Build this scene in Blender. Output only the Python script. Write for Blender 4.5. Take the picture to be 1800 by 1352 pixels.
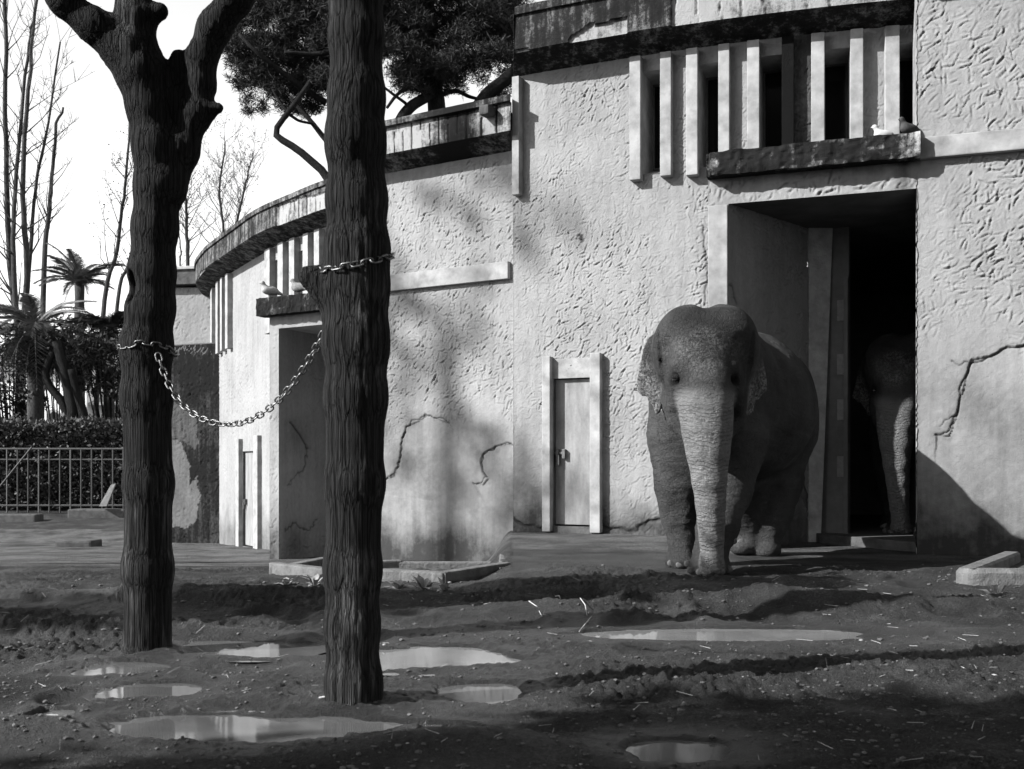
import bpy, bmesh, math, random
import numpy as np
from mathutils import Vector, Matrix

random.seed(7)
rng = np.random.default_rng(11)
for o in list(bpy.data.objects):
    bpy.data.objects.remove(o, do_unlink=True)
scene = bpy.context.scene
COL = scene.collection

# ------------------------------------------------------------------ camera
FPX, HOR, CH = 1878.0, 820.0, 0.95          # focal length (px of 1800), horizon row, eye height
cam = bpy.data.cameras.new('camera')
cam.sensor_width = 36.0
cam.lens = FPX / 1800.0 * 36.0
cam.shift_y = (HOR - 676.0) / 1800.0
cam.clip_start, cam.clip_end = 0.1, 2000
cam.dof.use_dof = True
cam.dof.focus_distance = 9.6
cam.dof.aperture_fstop = 6.3
camo = bpy.data.objects.new('camera', cam)
camo.location = (0, 0, CH)
camo.rotation_euler = (math.radians(90), 0, 0)
COL.objects.link(camo)
scene.camera = camo

# ------------------------------------------------------------------ sky, sun, exposure
SUN = Vector((-0.938, -0.347, 0)).normalized()
ELEV = math.radians(32)
sdir = Vector((SUN.x * math.cos(ELEV), SUN.y * math.cos(ELEV), math.sin(ELEV)))
world = bpy.data.worlds.new('World')
scene.world = world
world.use_nodes = True
wn = world.node_tree
wn.nodes.clear()
sky = wn.nodes.new('ShaderNodeTexSky')
sky.sky_type = 'NISHITA'
sky.sun_disc = False
sky.sun_elevation = ELEV
sky.sun_rotation = math.atan2(sdir.x, sdir.y)
sky.air_density, sky.dust_density, sky.ozone_density = 2.0, 0.6, 1.0
bw = wn.nodes.new('ShaderNodeRGBToBW')
bg = wn.nodes.new('ShaderNodeBackground')
bg.inputs['Strength'].default_value = 0.125
wo = wn.nodes.new('ShaderNodeOutputWorld')
wn.links.new(sky.outputs[0], bw.inputs[0])
wn.links.new(bw.outputs[0], bg.inputs['Color'])
wn.links.new(bg.outputs[0], wo.inputs[0])
sl = bpy.data.lights.new('sun', 'SUN')
sl.energy = 5.0
sl.angle = math.radians(0.55)
sl.color = (1, 1, 1)
so = bpy.data.objects.new('sun', sl)
so.rotation_euler = sdir.to_track_quat('Z', 'Y').to_euler()
so.location = (-20, -5, 20)
COL.objects.link(so)
vs = scene.view_settings
vs.view_transform = 'Standard'
vs.look = 'None'
vs.exposure = 1.28
vs.gamma = 1.0
scene.render.resolution_x, scene.render.resolution_y = 1024, 769

# ------------------------------------------------------------------ helpers
def P(px, py, d):
    return Vector(((px - 900) / FPX * d, d, CH - (py - HOR) / FPX * d))

def dg(py, z=0.0):
    return (CH - z) * FPX / (py - HOR)

PERM = np.random.default_rng(3).permutation(256)
PERM = np.concatenate([PERM, PERM])

def vnoise(p):
    p = np.asarray(p, dtype=np.float64)
    i = np.floor(p).astype(np.int64)
    f = p - i
    f = f * f * (3 - 2 * f)
    i &= 255
    out = 0
    for dx in (0, 1):
        wx = f[..., 0] if dx else 1 - f[..., 0]
        for dy in (0, 1):
            wy = f[..., 1] if dy else 1 - f[..., 1]
            for dz in (0, 1):
                wz = f[..., 2] if dz else 1 - f[..., 2]
                h = PERM[PERM[PERM[(i[..., 0] + dx) & 255] + ((i[..., 1] + dy) & 255)] + ((i[..., 2] + dz) & 255)]
                out = out + wx * wy * wz * (h / 255.0)
    return out * 2 - 1

def fbm(p, octaves=4, lac=2.1, gain=0.5):
    p = np.asarray(p, dtype=np.float64)
    a, s, n = 1.0, 0.0, 0.0
    for k in range(octaves):
        s = s + a * vnoise(p + k * 17.3)
        n += a
        a *= gain
        p = p * lac
    return s / n

def sstep(a, b, x):
    t = np.clip((x - a) / (b - a), 0, 1)
    return t * t * (3 - 2 * t)

def mesh_np(name, V, quads, mat, parent=None, smooth=True, attrs=None, tris=False):
    V = np.asarray(V, dtype=np.float32)
    F = np.asarray(quads, dtype=np.int32)
    k = F.shape[1]
    me = bpy.data.meshes.new(name)
    me.vertices.add(len(V))
    me.vertices.foreach_set('co', V.ravel())
    me.loops.add(F.size)
    me.loops.foreach_set('vertex_index', F.ravel())
    me.polygons.add(len(F))
    me.polygons.foreach_set('loop_start', np.arange(0, F.size, k, dtype=np.int32))
    me.polygons.foreach_set('loop_total', np.full(len(F), k, dtype=np.int32))
    me.polygons.foreach_set('use_smooth', np.full(len(F), smooth, dtype=bool))
    me.update(calc_edges=True)
    for an, av in (attrs or {}).items():
        a = me.attributes.new(an, 'FLOAT', 'POINT')
        a.data.foreach_set('value', np.asarray(av, dtype=np.float32).ravel())
    if mat:
        me.materials.append(mat)
    o = bpy.data.objects.new(name, me)
    COL.objects.link(o)
    o.parent = parent
    return o

def mesh_py(name, V, F, mat, parent=None, smooth=False):
    me = bpy.data.meshes.new(name)
    me.from_pydata([tuple(v) for v in V], [], F)
    if smooth:
        me.polygons.foreach_set('use_smooth', np.ones(len(me.polygons), dtype=bool))
    if mat:
        me.materials.append(mat)
    me.update()
    o = bpy.data.objects.new(name, me)
    COL.objects.link(o)
    o.parent = parent
    return o

def tag(o, label, cat, group=None, kind=None):
    o['label'] = label
    o['category'] = cat
    if group:
        o['group'] = group
    if kind:
        o['kind'] = kind
    return o

def thing(name, label, cat, loc=(0, 0, 0), group=None):
    o = bpy.data.objects.new(name, None)
    o.empty_display_size = 0.2
    COL.objects.link(o)
    o.location = loc
    return tag(o, label, cat, group)

def adopt(root):
    """children were made in world coordinates: keep them there under an Empty at the thing's base"""
    inv = Matrix.Translation(root.location).inverted()
    for o in bpy.data.objects:
        if o.parent == root:
            o.matrix_parent_inverse = inv

def copy_tree(o, parent=None):
    c = o.copy()
    COL.objects.link(c)
    c.parent = parent
    for ch in [x for x in bpy.data.objects if x.parent == o]:
        copy_tree(ch, c)
    return c

# ---- materials (black and white picture: all greys)
class NB:
    def __init__(s, name):
        s.m = bpy.data.materials.new(name)
        s.m.use_nodes = True
        s.t = s.m.node_tree
        s.t.nodes.clear()
        s.out = s.t.nodes.new('ShaderNodeOutputMaterial')
        s.b = s.t.nodes.new('ShaderNodeBsdfPrincipled')
        s.t.links.new(s.b.outputs[0], s.out.inputs[0])
        s.b.inputs['Roughness'].default_value = 0.9
        s.b.inputs['Specular IOR Level'].default_value = 0.06
        s.tc = s.t.nodes.new('ShaderNodeTexCoord')
    def n(s, typ, **kw):
        x = s.t.nodes.new(typ)
        for k, v in kw.items():
            setattr(x, k, v)
        return x
    def l(s, a, b):
        s.t.links.new(a, b)
    def mapping(s, scale, coord='Object'):
        m = s.n('ShaderNodeMapping')
        m.inputs['Scale'].default_value = scale
        s.l(s.tc.outputs[coord], m.inputs[0])
        return m.outputs[0]
    def noise(s, scale, detail=5, rough=0.6, vec=None, dist=0.0):
        x = s.n('ShaderNodeTexNoise')
        x.inputs['Scale'].default_value = scale
        x.inputs['Detail'].default_value = detail
        x.inputs['Roughness'].default_value = rough
        x.inputs['Distortion'].default_value = dist
        s.l(vec if vec is not None else s.tc.outputs['Object'], x.inputs['Vector'])
        return x.outputs[0]
    def voro(s, scale, feature='F1', vec=None, out='Distance'):
        x = s.n('ShaderNodeTexVoronoi', feature=feature)
        x.inputs['Scale'].default_value = scale
        s.l(vec if vec is not None else s.tc.outputs['Object'], x.inputs['Vector'])
        return x.outputs[out]
    def ramp(s, fac, stops):
        r = s.n('ShaderNodeValToRGB')
        e = r.color_ramp.elements
        while len(e) < len(stops):
            e.new(0.5)
        for el, (p, c) in zip(e, stops):
            el.position = p
            el.color = (c, c, c, 1)
        s.l(fac, r.inputs[0])
        return r.outputs[0]
    def math(s, op, a, b=None, clamp=False):
        x = s.n('ShaderNodeMath', operation=op, use_clamp=clamp)
        for i, v in enumerate((a, b)):
            if v is None:
                continue
            if isinstance(v, (int, float)):
                x.inputs[i].default_value = v
            else:
                s.l(v, x.inputs[i])
        return x.outputs[0]
    def mix(s, fac, a, b):
        x = s.n('ShaderNodeMix', data_type='FLOAT')
        for i, v in ((0, fac), (2, a), (3, b)):
            if isinstance(v, (int, float)):
                x.inputs[i].default_value = v
            else:
                s.l(v, x.inputs[i])
        return x.outputs[0]
    def attr(s, name):
        x = s.n('ShaderNodeAttribute', attribute_name=name)
        return x.outputs['Fac']
    def color(s, v):
        c = s.n('ShaderNodeCombineColor')
        for i in range(3):
            if isinstance(v, (int, float)):
                c.inputs[i].default_value = v
            else:
                s.l(v, c.inputs[i])
        s.l(c.outputs[0], s.b.inputs['Base Color'])
    def bump(s, h, strength, dist):
        x = s.n('ShaderNodeBump')
        x.inputs['Strength'].default_value = strength
        x.inputs['Distance'].default_value = dist
        s.l(h, x.inputs['Height'])
        s.l(x.outputs[0], s.b.inputs['Normal'])
    def set(s, **kw):
        for k, v in kw.items():
            s.b.inputs[k.replace('_', ' ')].default_value = v

def plain(name, col, rough=0.85, var=0.25, scale=12, bump=0.3, bdist=0.01, spec=0.08, metal=0.0):
    b = NB(name)
    n = b.noise(scale, 6)
    b.color(b.math('MULTIPLY', b.ramp(n, [(0.25, 1 - var), (0.75, 1 + var)]), col))
    b.bump(b.noise(scale * 4, 5), bump, bdist)
    b.set(Roughness=rough, Metallic=metal)
    b.b.inputs['Specular IOR Level'].default_value = spec
    return b.m

def m_plaster(name, pale, dark):
    b = NB(name)
    d = b.attr('dirt_shade')
    big = b.noise(0.9, 6, 0.65)
    fine = b.noise(14, 6, 0.7)
    streak = b.noise(1.0, 5, 0.6, b.mapping((9, 9, 0.7)))
    f = b.math('ADD', d, b.math('MULTIPLY', b.math('SUBTRACT', big, 0.5), 0.75))
    f = b.math('ADD', f, b.math('MULTIPLY', b.math('SUBTRACT', fine, 0.5), 0.55))
    f = b.math('ADD', f, b.math('MULTIPLY', b.math('SUBTRACT', streak, 0.52), 0.55), clamp=True)
    b.color(b.mix(f, pale, dark))
    speck = b.ramp(b.voro(9), [(0.02, 0), (0.06, 1)])
    h = b.math('ADD', b.noise(60, 6, 0.7), b.math('MULTIPLY', speck, 1.0))
    b.bump(h, 0.45, 0.012)
    return b.m
M_PLASTER = m_plaster('plaster', 0.225, 0.035)
M_TRIM = plain('painted_trim', 0.235, 0.8, 0.45, 4, 0.4, 0.008)

def m_mould(name, pale, dark, thr):
    b = NB(name)
    n = b.noise(3.0, 8, 0.75)
    n2 = b.noise(22, 6, 0.8)
    streak = b.noise(1.2, 5, 0.65, b.mapping((7, 7, 0.8)))
    d = b.attr('dirt_shade')
    f = b.math('ADD', b.math('MULTIPLY', b.math('SUBTRACT', n, 0.5), 1.3), b.math('MULTIPLY', b.math('SUBTRACT', n2, 0.5), 1.0))
    f = b.math('ADD', f, b.math('MULTIPLY', b.math('SUBTRACT', streak, 0.5), 1.4))
    f = b.math('SUBTRACT', b.math('ADD', f, 1.0 - thr), b.math('MULTIPLY', d, 0.9))
    b.color(b.ramp(f, [(0.12, pale), (0.38, (pale + dark) * 0.38), (0.62, dark), (0.85, dark * 0.6)]))
    b.bump(b.math('ADD', n2, b.noise(70, 5, 0.7)), 0.7, 0.02)
    return b.m
M_CORNICE = m_mould('weathered_cornice', 0.26, 0.02, 0.46)
M_SLAB = m_mould('mouldy_concrete', 0.36, 0.02, 0.22)
M_MOULDTRIM = m_mould('mouldy_trim', 0.3, 0.01, 0.05)
M_SOFFIT = plain('soffit', 0.33, 0.9, 0.3, 3, 0.3, 0.01)
M_CONC = plain('concrete', 0.30, 0.9, 0.35, 7, 0.6, 0.02)
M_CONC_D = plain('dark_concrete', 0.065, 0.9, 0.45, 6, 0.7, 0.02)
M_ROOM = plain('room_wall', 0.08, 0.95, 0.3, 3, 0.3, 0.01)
M_STEEL = plain('painted_steel', 0.07, 0.5, 0.25, 9, 0.2, 0.004, 0.4)
M_PLATE = plain('hinge_plate', 0.14, 0.5, 0.3, 20, 0.3, 0.004, 0.4)
M_RUST = plain('rusty_iron', 0.09, 0.55, 0.4, 40, 0.5, 0.004, 0.5, 0.6)
M_CHAIN = plain('chain_steel', 0.15, 0.42, 0.5, 90, 0.5, 0.002, 0.5, 0.85)
M_FENCE = plain('fence_iron', 0.05, 0.45, 0.3, 30, 0.2, 0.004, 0.5)

def m_door():
    b = NB('door_sheet')
    n = b.noise(2.0, 6, 0.6, b.mapping((4, 4, 1)))
    n2 = b.noise(30, 5, 0.7)
    b.color(b.ramp(b.math('ADD', b.math('MULTIPLY', n, 0.75), b.math('MULTIPLY', n2, 0.25)), [(0.3, 0.12), (0.55, 0.21), (0.75, 0.28)]))
    b.bump(b.noise(5, 4), 0.2, 0.02)
    b.set(Roughness=0.55)
    return b.m
M_DOOR = m_door()

def m_glass():
    b = NB('dark_window_glass')
    b.color(0.008)
    b.set(Roughness=0.12)
    b.b.inputs['Specular IOR Level'].default_value = 0.3
    b.bump(b.noise(3, 3), 0.08, 0.02)
    return b.m
M_GLASS = m_glass()

def m_bark(name, pale, dark, zs=0.12):
    b = NB(name)
    v = b.mapping((1, 1, zs))
    g = b.noise(34, 8, 0.7, v)
    f = b.noise(110, 6, 0.7, v)
    big = b.noise(4.5, 5, 0.6, b.mapping((1, 1, 0.35)))
    c = b.math('ADD', b.math('MULTIPLY', g, 0.55), b.math('MULTIPLY', big, 0.5))
    a = b.attr('dirt_shade')
    c = b.math('SUBTRACT', c, b.math('MULTIPLY', a, 0.5))
    ck = b.ramp(b.voro(38, 'DISTANCE_TO_EDGE', b.mapping((1, 1, zs * 0.25))), [(0.0, 0), (0.10, 1)])
    ck2 = b.ramp(b.voro(95, 'DISTANCE_TO_EDGE', b.mapping((1, 1, zs * 0.2))), [(0.0, 0), (0.14, 1)])
    col = b.ramp(c, [(0.44, dark), (0.60, (pale + dark) * 0.4), (0.76, pale)])
    col = b.math('MULTIPLY', col, b.mix(ck, 0.45, 1.0))
    col = b.math('MULTIPLY', col, b.mix(ck2, 0.5, 1.0))
    b.color(col)
    hh = b.math('ADD', b.math('MULTIPLY', ck, 0.6), b.math('MULTIPLY', ck2, 0.35))
    hh = b.math('ADD', hh, b.math('ADD', b.math('MULTIPLY', g, 0.8), b.math('MULTIPLY', f, 0.4)))
    b.bump(hh, 0.9, 0.014)
    return b.m
M_BARK = m_bark('dead_wood', 0.22, 0.020)
M_BARK2 = m_bark('background_bark', 0.16, 0.05, 0.3)
M_PINEBARK = m_bark('pine_bark', 0.05, 0.014, 0.3)

def m_leaf(name, lo, hi, rough=0.6, trans=0.0):
    b = NB(name)
    n = b.noise(3.0, 3)
    oi = b.n('ShaderNodeNewGeometry')
    f = b.math('ADD', b.math('MULTIPLY', n, 0.6), b.math('MULTIPLY', oi.outputs['Random Per Island'], 0.4))
    b.color(b.ramp(f, [(0.25, lo), (0.75, hi)]))
    b.set(Roughness=rough)
    return b.m
M_PINE = m_leaf('pine_needles', 0.012, 0.035)
M_HEDGE = m_leaf('hedge_leaf', 0.02, 0.10, 0.5)
M_PALM = m_leaf('palm_leaf', 0.05, 0.16, 0.5)
M_PALM_D = m_leaf('dark_palm_leaf', 0.02, 0.06, 0.5)
M_LEAF = m_leaf('tree_leaf', 0.03, 0.10, 0.6)
M_WEED = m_leaf('weed_leaf', 0.10, 0.30, 0.4)

def m_soil():
    b = NB('wet_soil')
    wet = b.attr('wet')
    pave = b.attr('pave')
    n = b.noise(2.2, 6, 0.65)
    f = b.noise(70, 6, 0.75)
    s = b.math('ADD', b.math('MULTIPLY', n, 0.5), b.math('MULTIPLY', f, 0.5))
    dry = b.ramp(s, [(0.36, 0.018), (0.52, 0.045), (0.66, 0.11)])
    v = b.ramp(b.voro(26), [(0.0, 1.7), (0.10, 1.7), (0.14, 1.0)])
    dry = b.math('MULTIPLY', dry, b.mix(b.ramp(b.noise(1.1, 3), [(0.5, 0), (0.65, 1)]), 1.0, v))
    soil = b.mix(wet, dry, b.math('MULTIPLY', dry, 0.6))
    gr = b.ramp(b.noise(45, 6, 0.8), [(0.34, 0.03), (0.5, 0.085), (0.68, 0.20)])
    gr = b.math('MULTIPLY', gr, b.ramp(b.noise(1.4, 6, 0.7), [(0.35, 0.35), (0.6, 1.15)]))
    b.color(b.mix(pave, soil, gr))
    rough = b.mix(wet, 0.85, 0.32)
    b.l(rough, b.b.inputs['Roughness'])
    b.l(b.mix(wet, 0.06, 0.32), b.b.inputs['Specular IOR Level'])
    h = b.math('ADD', f, b.math('MULTIPLY', b.noise(190, 4, 0.7), 0.5))
    b.bump(h, 1.0, 0.035)
    return b.m
M_SOIL = m_soil()

def m_water(lo=0.05, hi=0.09, nm='puddle_water'):
    b = NB(nm)
    n = b.noise(3, 3)
    b.color(b.ramp(n, [(0.3, lo), (0.7, hi)]))
    b.set(Roughness=0.05, IOR=1.36)
    b.b.inputs['Specular IOR Level'].default_value = 0.65
    b.bump(b.noise(5, 2), 0.02, 0.01)
    return b.m
M_WATER = m_water()
M_SILT = m_water(0.11, 0.16, 'silty_water')

# ---- signed distance modelling
class SDF:
    def __init__(s, lo, hi, h):
        s.lo, s.h = np.array(lo, float), h
        s.n = np.ceil((np.array(hi) - s.lo) / h).astype(int) + 1
        s.F = np.full(s.n, 1.0, dtype=np.float32)
    def _box(s, a, b):
        i0 = np.maximum(np.floor((a - s.lo) / s.h).astype(int), 0)
        i1 = np.minimum(np.ceil((b - s.lo) / s.h).astype(int) + 1, s.n)
        if np.any(i1 <= i0):
            return None
        ax = [(s.lo[k] + s.h * np.arange(i0[k], i1[k])).astype(np.float32) for k in range(3)]
        X, Y, Z = np.meshgrid(*ax, indexing='ij', sparse=True)
        return tuple(slice(i0[k], i1[k]) for k in range(3)), X, Y, Z
    def _merge(s, sl, D, k):
        A = s.F[sl]
        if k <= 0:
            s.F[sl] = np.minimum(A, D)
        elif k > 50:
            pass
        else:
            hh = np.maximum(k - np.abs(A - D), 0) / k
            s.F[sl] = np.minimum(A, D) - hh * hh * k * 0.25
    def _carve(s, sl, D, k):
        A = s.F[sl]
        D = -D
        hh = np.maximum(k - np.abs(A - D), 0) / k
        s.F[sl] = np.maximum(A, D) + hh * hh * k * 0.25
    def cone(s, a, b, ra, rb, k=0.08, carve=False):
        a, b = np.array(a, float), np.array(b, float)
        m = max(ra, rb) + k + 0.1
        r = s._box(np.minimum(a, b) - m, np.maximum(a, b) + m)
        if r is None:
            return
        sl, X, Y, Z = r
        d = b - a
        L = max(float(d @ d), 1e-9)
        t = np.clip(((X - a[0]) * d[0] + (Y - a[1]) * d[1] + (Z - a[2]) * d[2]) / L, 0, 1)
        D = np.sqrt((X - a[0] - t * d[0]) ** 2 + (Y - a[1] - t * d[1]) ** 2 + (Z - a[2] - t * d[2]) ** 2) - (ra + (rb - ra) * t)
        (s._carve if carve else s._merge)(sl, D, k)
    def chain(s, pts, k=0.08):
        for (a, ra), (b, rb) in zip(pts[:-1], pts[1:]):
            s.cone(a, b, ra, rb, k)
    def ell(s, c, r, k=0.08, rot=None, carve=False):
        c, r = np.array(c, float), np.array(r, float)
        m = r.max() + k + 0.1
        q = s._box(c - m, c + m)
        if q is None:
            return
        sl, X, Y, Z = q
        X, Y, Z = X - c[0], Y - c[1], Z - c[2]
        if rot is not None:
            R = np.array(rot)
            X, Y, Z = (R[0, 0] * X + R[1, 0] * Y + R[2, 0] * Z, R[0, 1] * X + R[1, 1] * Y + R[2, 1] * Z, R[0, 2] * X + R[1, 2] * Y + R[2, 2] * Z)
        k0 = np.sqrt((X / r[0]) ** 2 + (Y / r[1]) ** 2 + (Z / r[2]) ** 2)
        k1 = np.sqrt((X / r[0] ** 2) ** 2 + (Y / r[1] ** 2) ** 2 + (Z / r[2] ** 2) ** 2) + 1e-6
        D = k0 * (k0 - 1) / k1
        (s._carve if carve else s._merge)(sl, D, k)
    def sheet(s, c, ux, uz, poly, thick, k=0.03, bend=0.0):
        """polygon (in the ux/uz plane through c) given thickness; bend curves it along the normal"""
        c, ux, uz = np.array(c, float), np.array(ux, float), np.array(uz, float)
        nn = np.cross(ux, uz)
        pw = np.array([c + ux * a + uz * b for a, b in poly])
        r = s._box(pw.min(0) - 0.15 - thick, pw.max(0) + 0.15 + thick)
        sl, X, Y, Z = r
        X, Y, Z = X - c[0], Y - c[1], Z - c[2]
        u = X * ux[0] + Y * ux[1] + Z * ux[2]
        v = X * uz[0] + Y * uz[1] + Z * uz[2]
        w = X * nn[0] + Y * nn[1] + Z * nn[2]
        w = w - bend * (u * u + 0.4 * v * v)
        best = np.full(u.shape, 1e9)
        inside = np.zeros(u.shape, dtype=bool)
        n = len(poly)
        for i in range(n):
            (x0, y0), (x1, y1) = poly[i], poly[(i + 1) % n]
            ex, ey = x1 - x0, y1 - y0
            t = np.clip(((u - x0) * ex + (v - y0) * ey) / (ex * ex + ey * ey + 1e-12), 0, 1)
            best = np.minimum(best, (u - x0 - t * ex) ** 2 + (v - y0 - t * ey) ** 2)
            cond = ((y0 > v) != (y1 > v))
            xi = x0 + (v - y0) / (y1 - y0 + 1e-12) * ex
            inside ^= cond & (u < xi)
        d2 = np.sqrt(best)
        d2 = np.where(inside, -d2, d2)
        r_ = thick * 0.5
        a = np.maximum(d2 + r_, 0)
        b = np.abs(w)
        D = np.where(d2 + r_ > 0, np.sqrt(a * a + b * b) - r_, b - r_)
        s._merge(sl, D.astype(np.float32), k)
    def front(s, px, py):
        """distance along the camera's sight line through a picture point to the surface"""
        for d in np.arange(s.lo[1] + 0.02, s.lo[1] + s.h * (s.n[1] - 2), s.h * 0.5):
            q = P(px, py, float(d))
            i = np.round((np.array(q) - s.lo) / s.h).astype(int)
            if (i >= 0).all() and (i < s.n).all() and s.F[i[0], i[1], i[2]] < 0:
                return float(d)
        return float(s.lo[1])
    def mesh(s):
        F = s.F
        S = F < 0
        cs = S[:-1, :-1, :-1].astype(np.int8)
        cnt = np.zeros(cs.shape, np.int8)
        for dx in (0, 1):
            for dy in (0, 1):
                for dz in (0, 1):
                    cnt += S[dx:S.shape[0] - 1 + dx, dy:S.shape[1] - 1 + dy, dz:S.shape[2] - 1 + dz]
        act = (cnt > 0) & (cnt < 8)
        I = np.argwhere(act)
        idx = np.full(act.shape, -1, dtype=np.int64)
        idx[act] = np.arange(len(I))
        acc = np.zeros((len(I), 3))
        num = np.zeros(len(I))
        corners = [(a, b, c) for a in (0, 1) for b in (0, 1) for c in (0, 1)]
        vals = {c: F[I[:, 0] + c[0], I[:, 1] + c[1], I[:, 2] + c[2]].astype(float) for c in corners}
        for c in corners:
            for ax in range(3):
                if c[ax] == 0:
                    e = list(c); e[ax] = 1; e = tuple(e)
                    a, b = vals[c], vals[e]
                    m = (a < 0) != (b < 0)
                    t = np.where(m, a / np.where(m, a - b, 1), 0)
                    p = np.tile(np.array(c, float), (len(I), 1))
                    p[:, ax] += t
                    acc += p * m[:, None]
                    num += m
        V = s.lo + (I + acc / num[:, None]) * s.h
        Q = []
        for ax in range(3):
            o1, o2 = [(1, 2), (2, 0), (0, 1)][ax]
            sa = [slice(None)] * 3; sb = [slice(None)] * 3
            sa[ax] = slice(0, -1); sb[ax] = slice(1, None)
            A, B = S[tuple(sa)], S[tuple(sb)]
            E = np.argwhere(A != B)
            ok = np.ones(len(E), bool)
            for k in range(3):
                if k != ax:
                    ok &= (E[:, k] >= 1) & (E[:, k] < idx.shape[k])
            E = E[ok]
            def g(d1, d2):
                q = E.copy()
                q[:, o1] -= d1; q[:, o2] -= d2
                return idx[q[:, 0], q[:, 1], q[:, 2]]
            quad = np.stack([g(1, 1), g(0, 1), g(0, 0), g(1, 0)], 1)
            flip = ~A[E[:, 0], E[:, 1], E[:, 2]]
            quad[flip] = quad[flip][:, ::-1]
            Q.append(quad)
        Q = np.concatenate(Q)
        Q = Q[(Q >= 0).all(1)]
        return V, Q

def vnormals(V, Q):
    n = np.cross(V[Q[:, 2]] - V[Q[:, 0]], V[Q[:, 3]] - V[Q[:, 1]])
    N = np.zeros_like(V)
    for k in range(4):
        np.add.at(N, Q[:, k], n)
    return N / (np.linalg.norm(N, axis=1, keepdims=True) + 1e-12)

def split_mesh(names, labels, V, Q, mat, parent, attrs):
    """cut one surface into part objects by a per-face label"""
    objs = []
    for i, nm in enumerate(names):
        q = Q[labels == i]
        if not len(q):
            continue
        used, inv = np.unique(q, return_inverse=True)
        objs.append(mesh_np(nm, V[used], inv.reshape(q.shape), mat, parent, True, {k: a[used] for k, a in attrs.items()}))
    return objs

def polydist(pts, X, Y):
    best = np.full(X.shape, 1e9)
    for (x0, y0), (x1, y1) in zip(pts[:-1], pts[1:]):
        ex, ey = x1 - x0, y1 - y0
        t = np.clip(((X - x0) * ex + (Y - y0) * ey) / (ex * ex + ey * ey + 1e-9), 0, 1)
        best = np.minimum(best, np.hypot(X - x0 - t * ex, Y - y0 - t * ey))
    return best

def inpoly(pts, X, Y):
    ins = np.zeros(X.shape, bool)
    n = len(pts)
    for i in range(n):
        (x0, y0), (x1, y1) = pts[i], pts[(i + 1) % n]
        c = (y0 > Y) != (y1 > Y)
        ins ^= c & (X < x0 + (Y - y0) / (y1 - y0 + 1e-12) * (x1 - x0))
    return ins

# ---- swept tubes
def tube_geo(pts, radii, sides=8, cap=True):
    pts = [Vector(p) for p in pts]
    V, F = [], []
    up = Vector((0.123, 0.31, 0.94)).normalized()
    prev = None
    for i, p in enumerate(pts):
        t = (pts[min(i + 1, len(pts) - 1)] - pts[max(i - 1, 0)]).normalized()
        if prev is None:
            a = t.cross(up)
            if a.length < 0.1:
                a = t.cross(Vector((1, 0, 0)))
            a.normalize()
        else:
            a = (prev - t * prev.dot(t)).normalized()
        prev = a
        b = t.cross(a)
        for k in range(sides):
            ang = 2 * math.pi * k / sides
            V.append(p + (a * math.cos(ang) + b * math.sin(ang)) * radii[i])
    for i in range(len(pts) - 1):
        for k in range(sides):
            k2 = (k + 1) % sides
            F.append((i * sides + k, i * sides + k2, (i + 1) * sides + k2, (i + 1) * sides + k))
    if cap:
        F.append(tuple(range(sides))[::-1])
        F.append(tuple((len(pts) - 1) * sides + k for k in range(sides)))
    return V, F

class Geo:
    def __init__(s):
        s.V, s.F = [], []
    def add(s, V, F):
        o = len(s.V)
        s.V += [tuple(v) for v in V]
        s.F += [tuple(i + o for i in f) for f in F]
    def tube(s, pts, radii, sides=6):
        if isinstance(radii, (int, float)):
            radii = [radii] * len(pts)
        s.add(*tube_geo(pts, radii, sides))
    def box(s, c, sx, sy, sz, R=None):
        c = Vector(c)
        V = []
        for x in (-.5, .5):
            for y in (-.5, .5):
                for z in (-.5, .5):
                    v = Vector((x * sx, y * sy, z * sz))
                    V.append(c + (R @ v if R else v))
        s.add(V, [(0, 1, 3, 2), (4, 6, 7, 5), (0, 4, 5, 1), (2, 3, 7, 6), (0, 2, 6, 4), (1, 5, 7, 3)])
    def hexa(s, V8):
        s.add(V8, [(0, 1, 3, 2), (4, 6, 7, 5), (0, 4, 5, 1), (2, 3, 7, 6), (0, 2, 6, 4), (1, 5, 7, 3)])
    def build(s, name, mat, parent=None, bevel=0.0, smooth=False):
        o = mesh_py(name, s.V, s.F, mat, parent, smooth)
        bm = bmesh.new()
        bm.from_mesh(o.data)
        bmesh.ops.recalc_face_normals(bm, faces=bm.faces)
        if bevel > 0:
            bmesh.ops.bevel(bm, geom=list(bm.edges), offset=bevel, segments=2, profile=0.6, affect='EDGES')
        bm.to_mesh(o.data)
        bm.free()
        return o

def smooth_curve(pts, n):
    """Catmull-Rom through points, n samples"""
    pts = np.array([tuple(p) for p in pts], float)
    p = np.vstack([2 * pts[0] - pts[1], pts, 2 * pts[-1] - pts[-2]])
    out = []
    ts = np.linspace(0, len(pts) - 1, n)
    for t in ts:
        i = min(int(t), len(pts) - 2)
        f = t - i
        a, b, c, d = p[i], p[i + 1], p[i + 2], p[i + 3]
        out.append(0.5 * (2 * b + (c - a) * f + (2 * a - 5 * b + 4 * c - d) * f * f + (3 * b - a - 3 * c + d) * f ** 3))
    return np.array(out)

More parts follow.
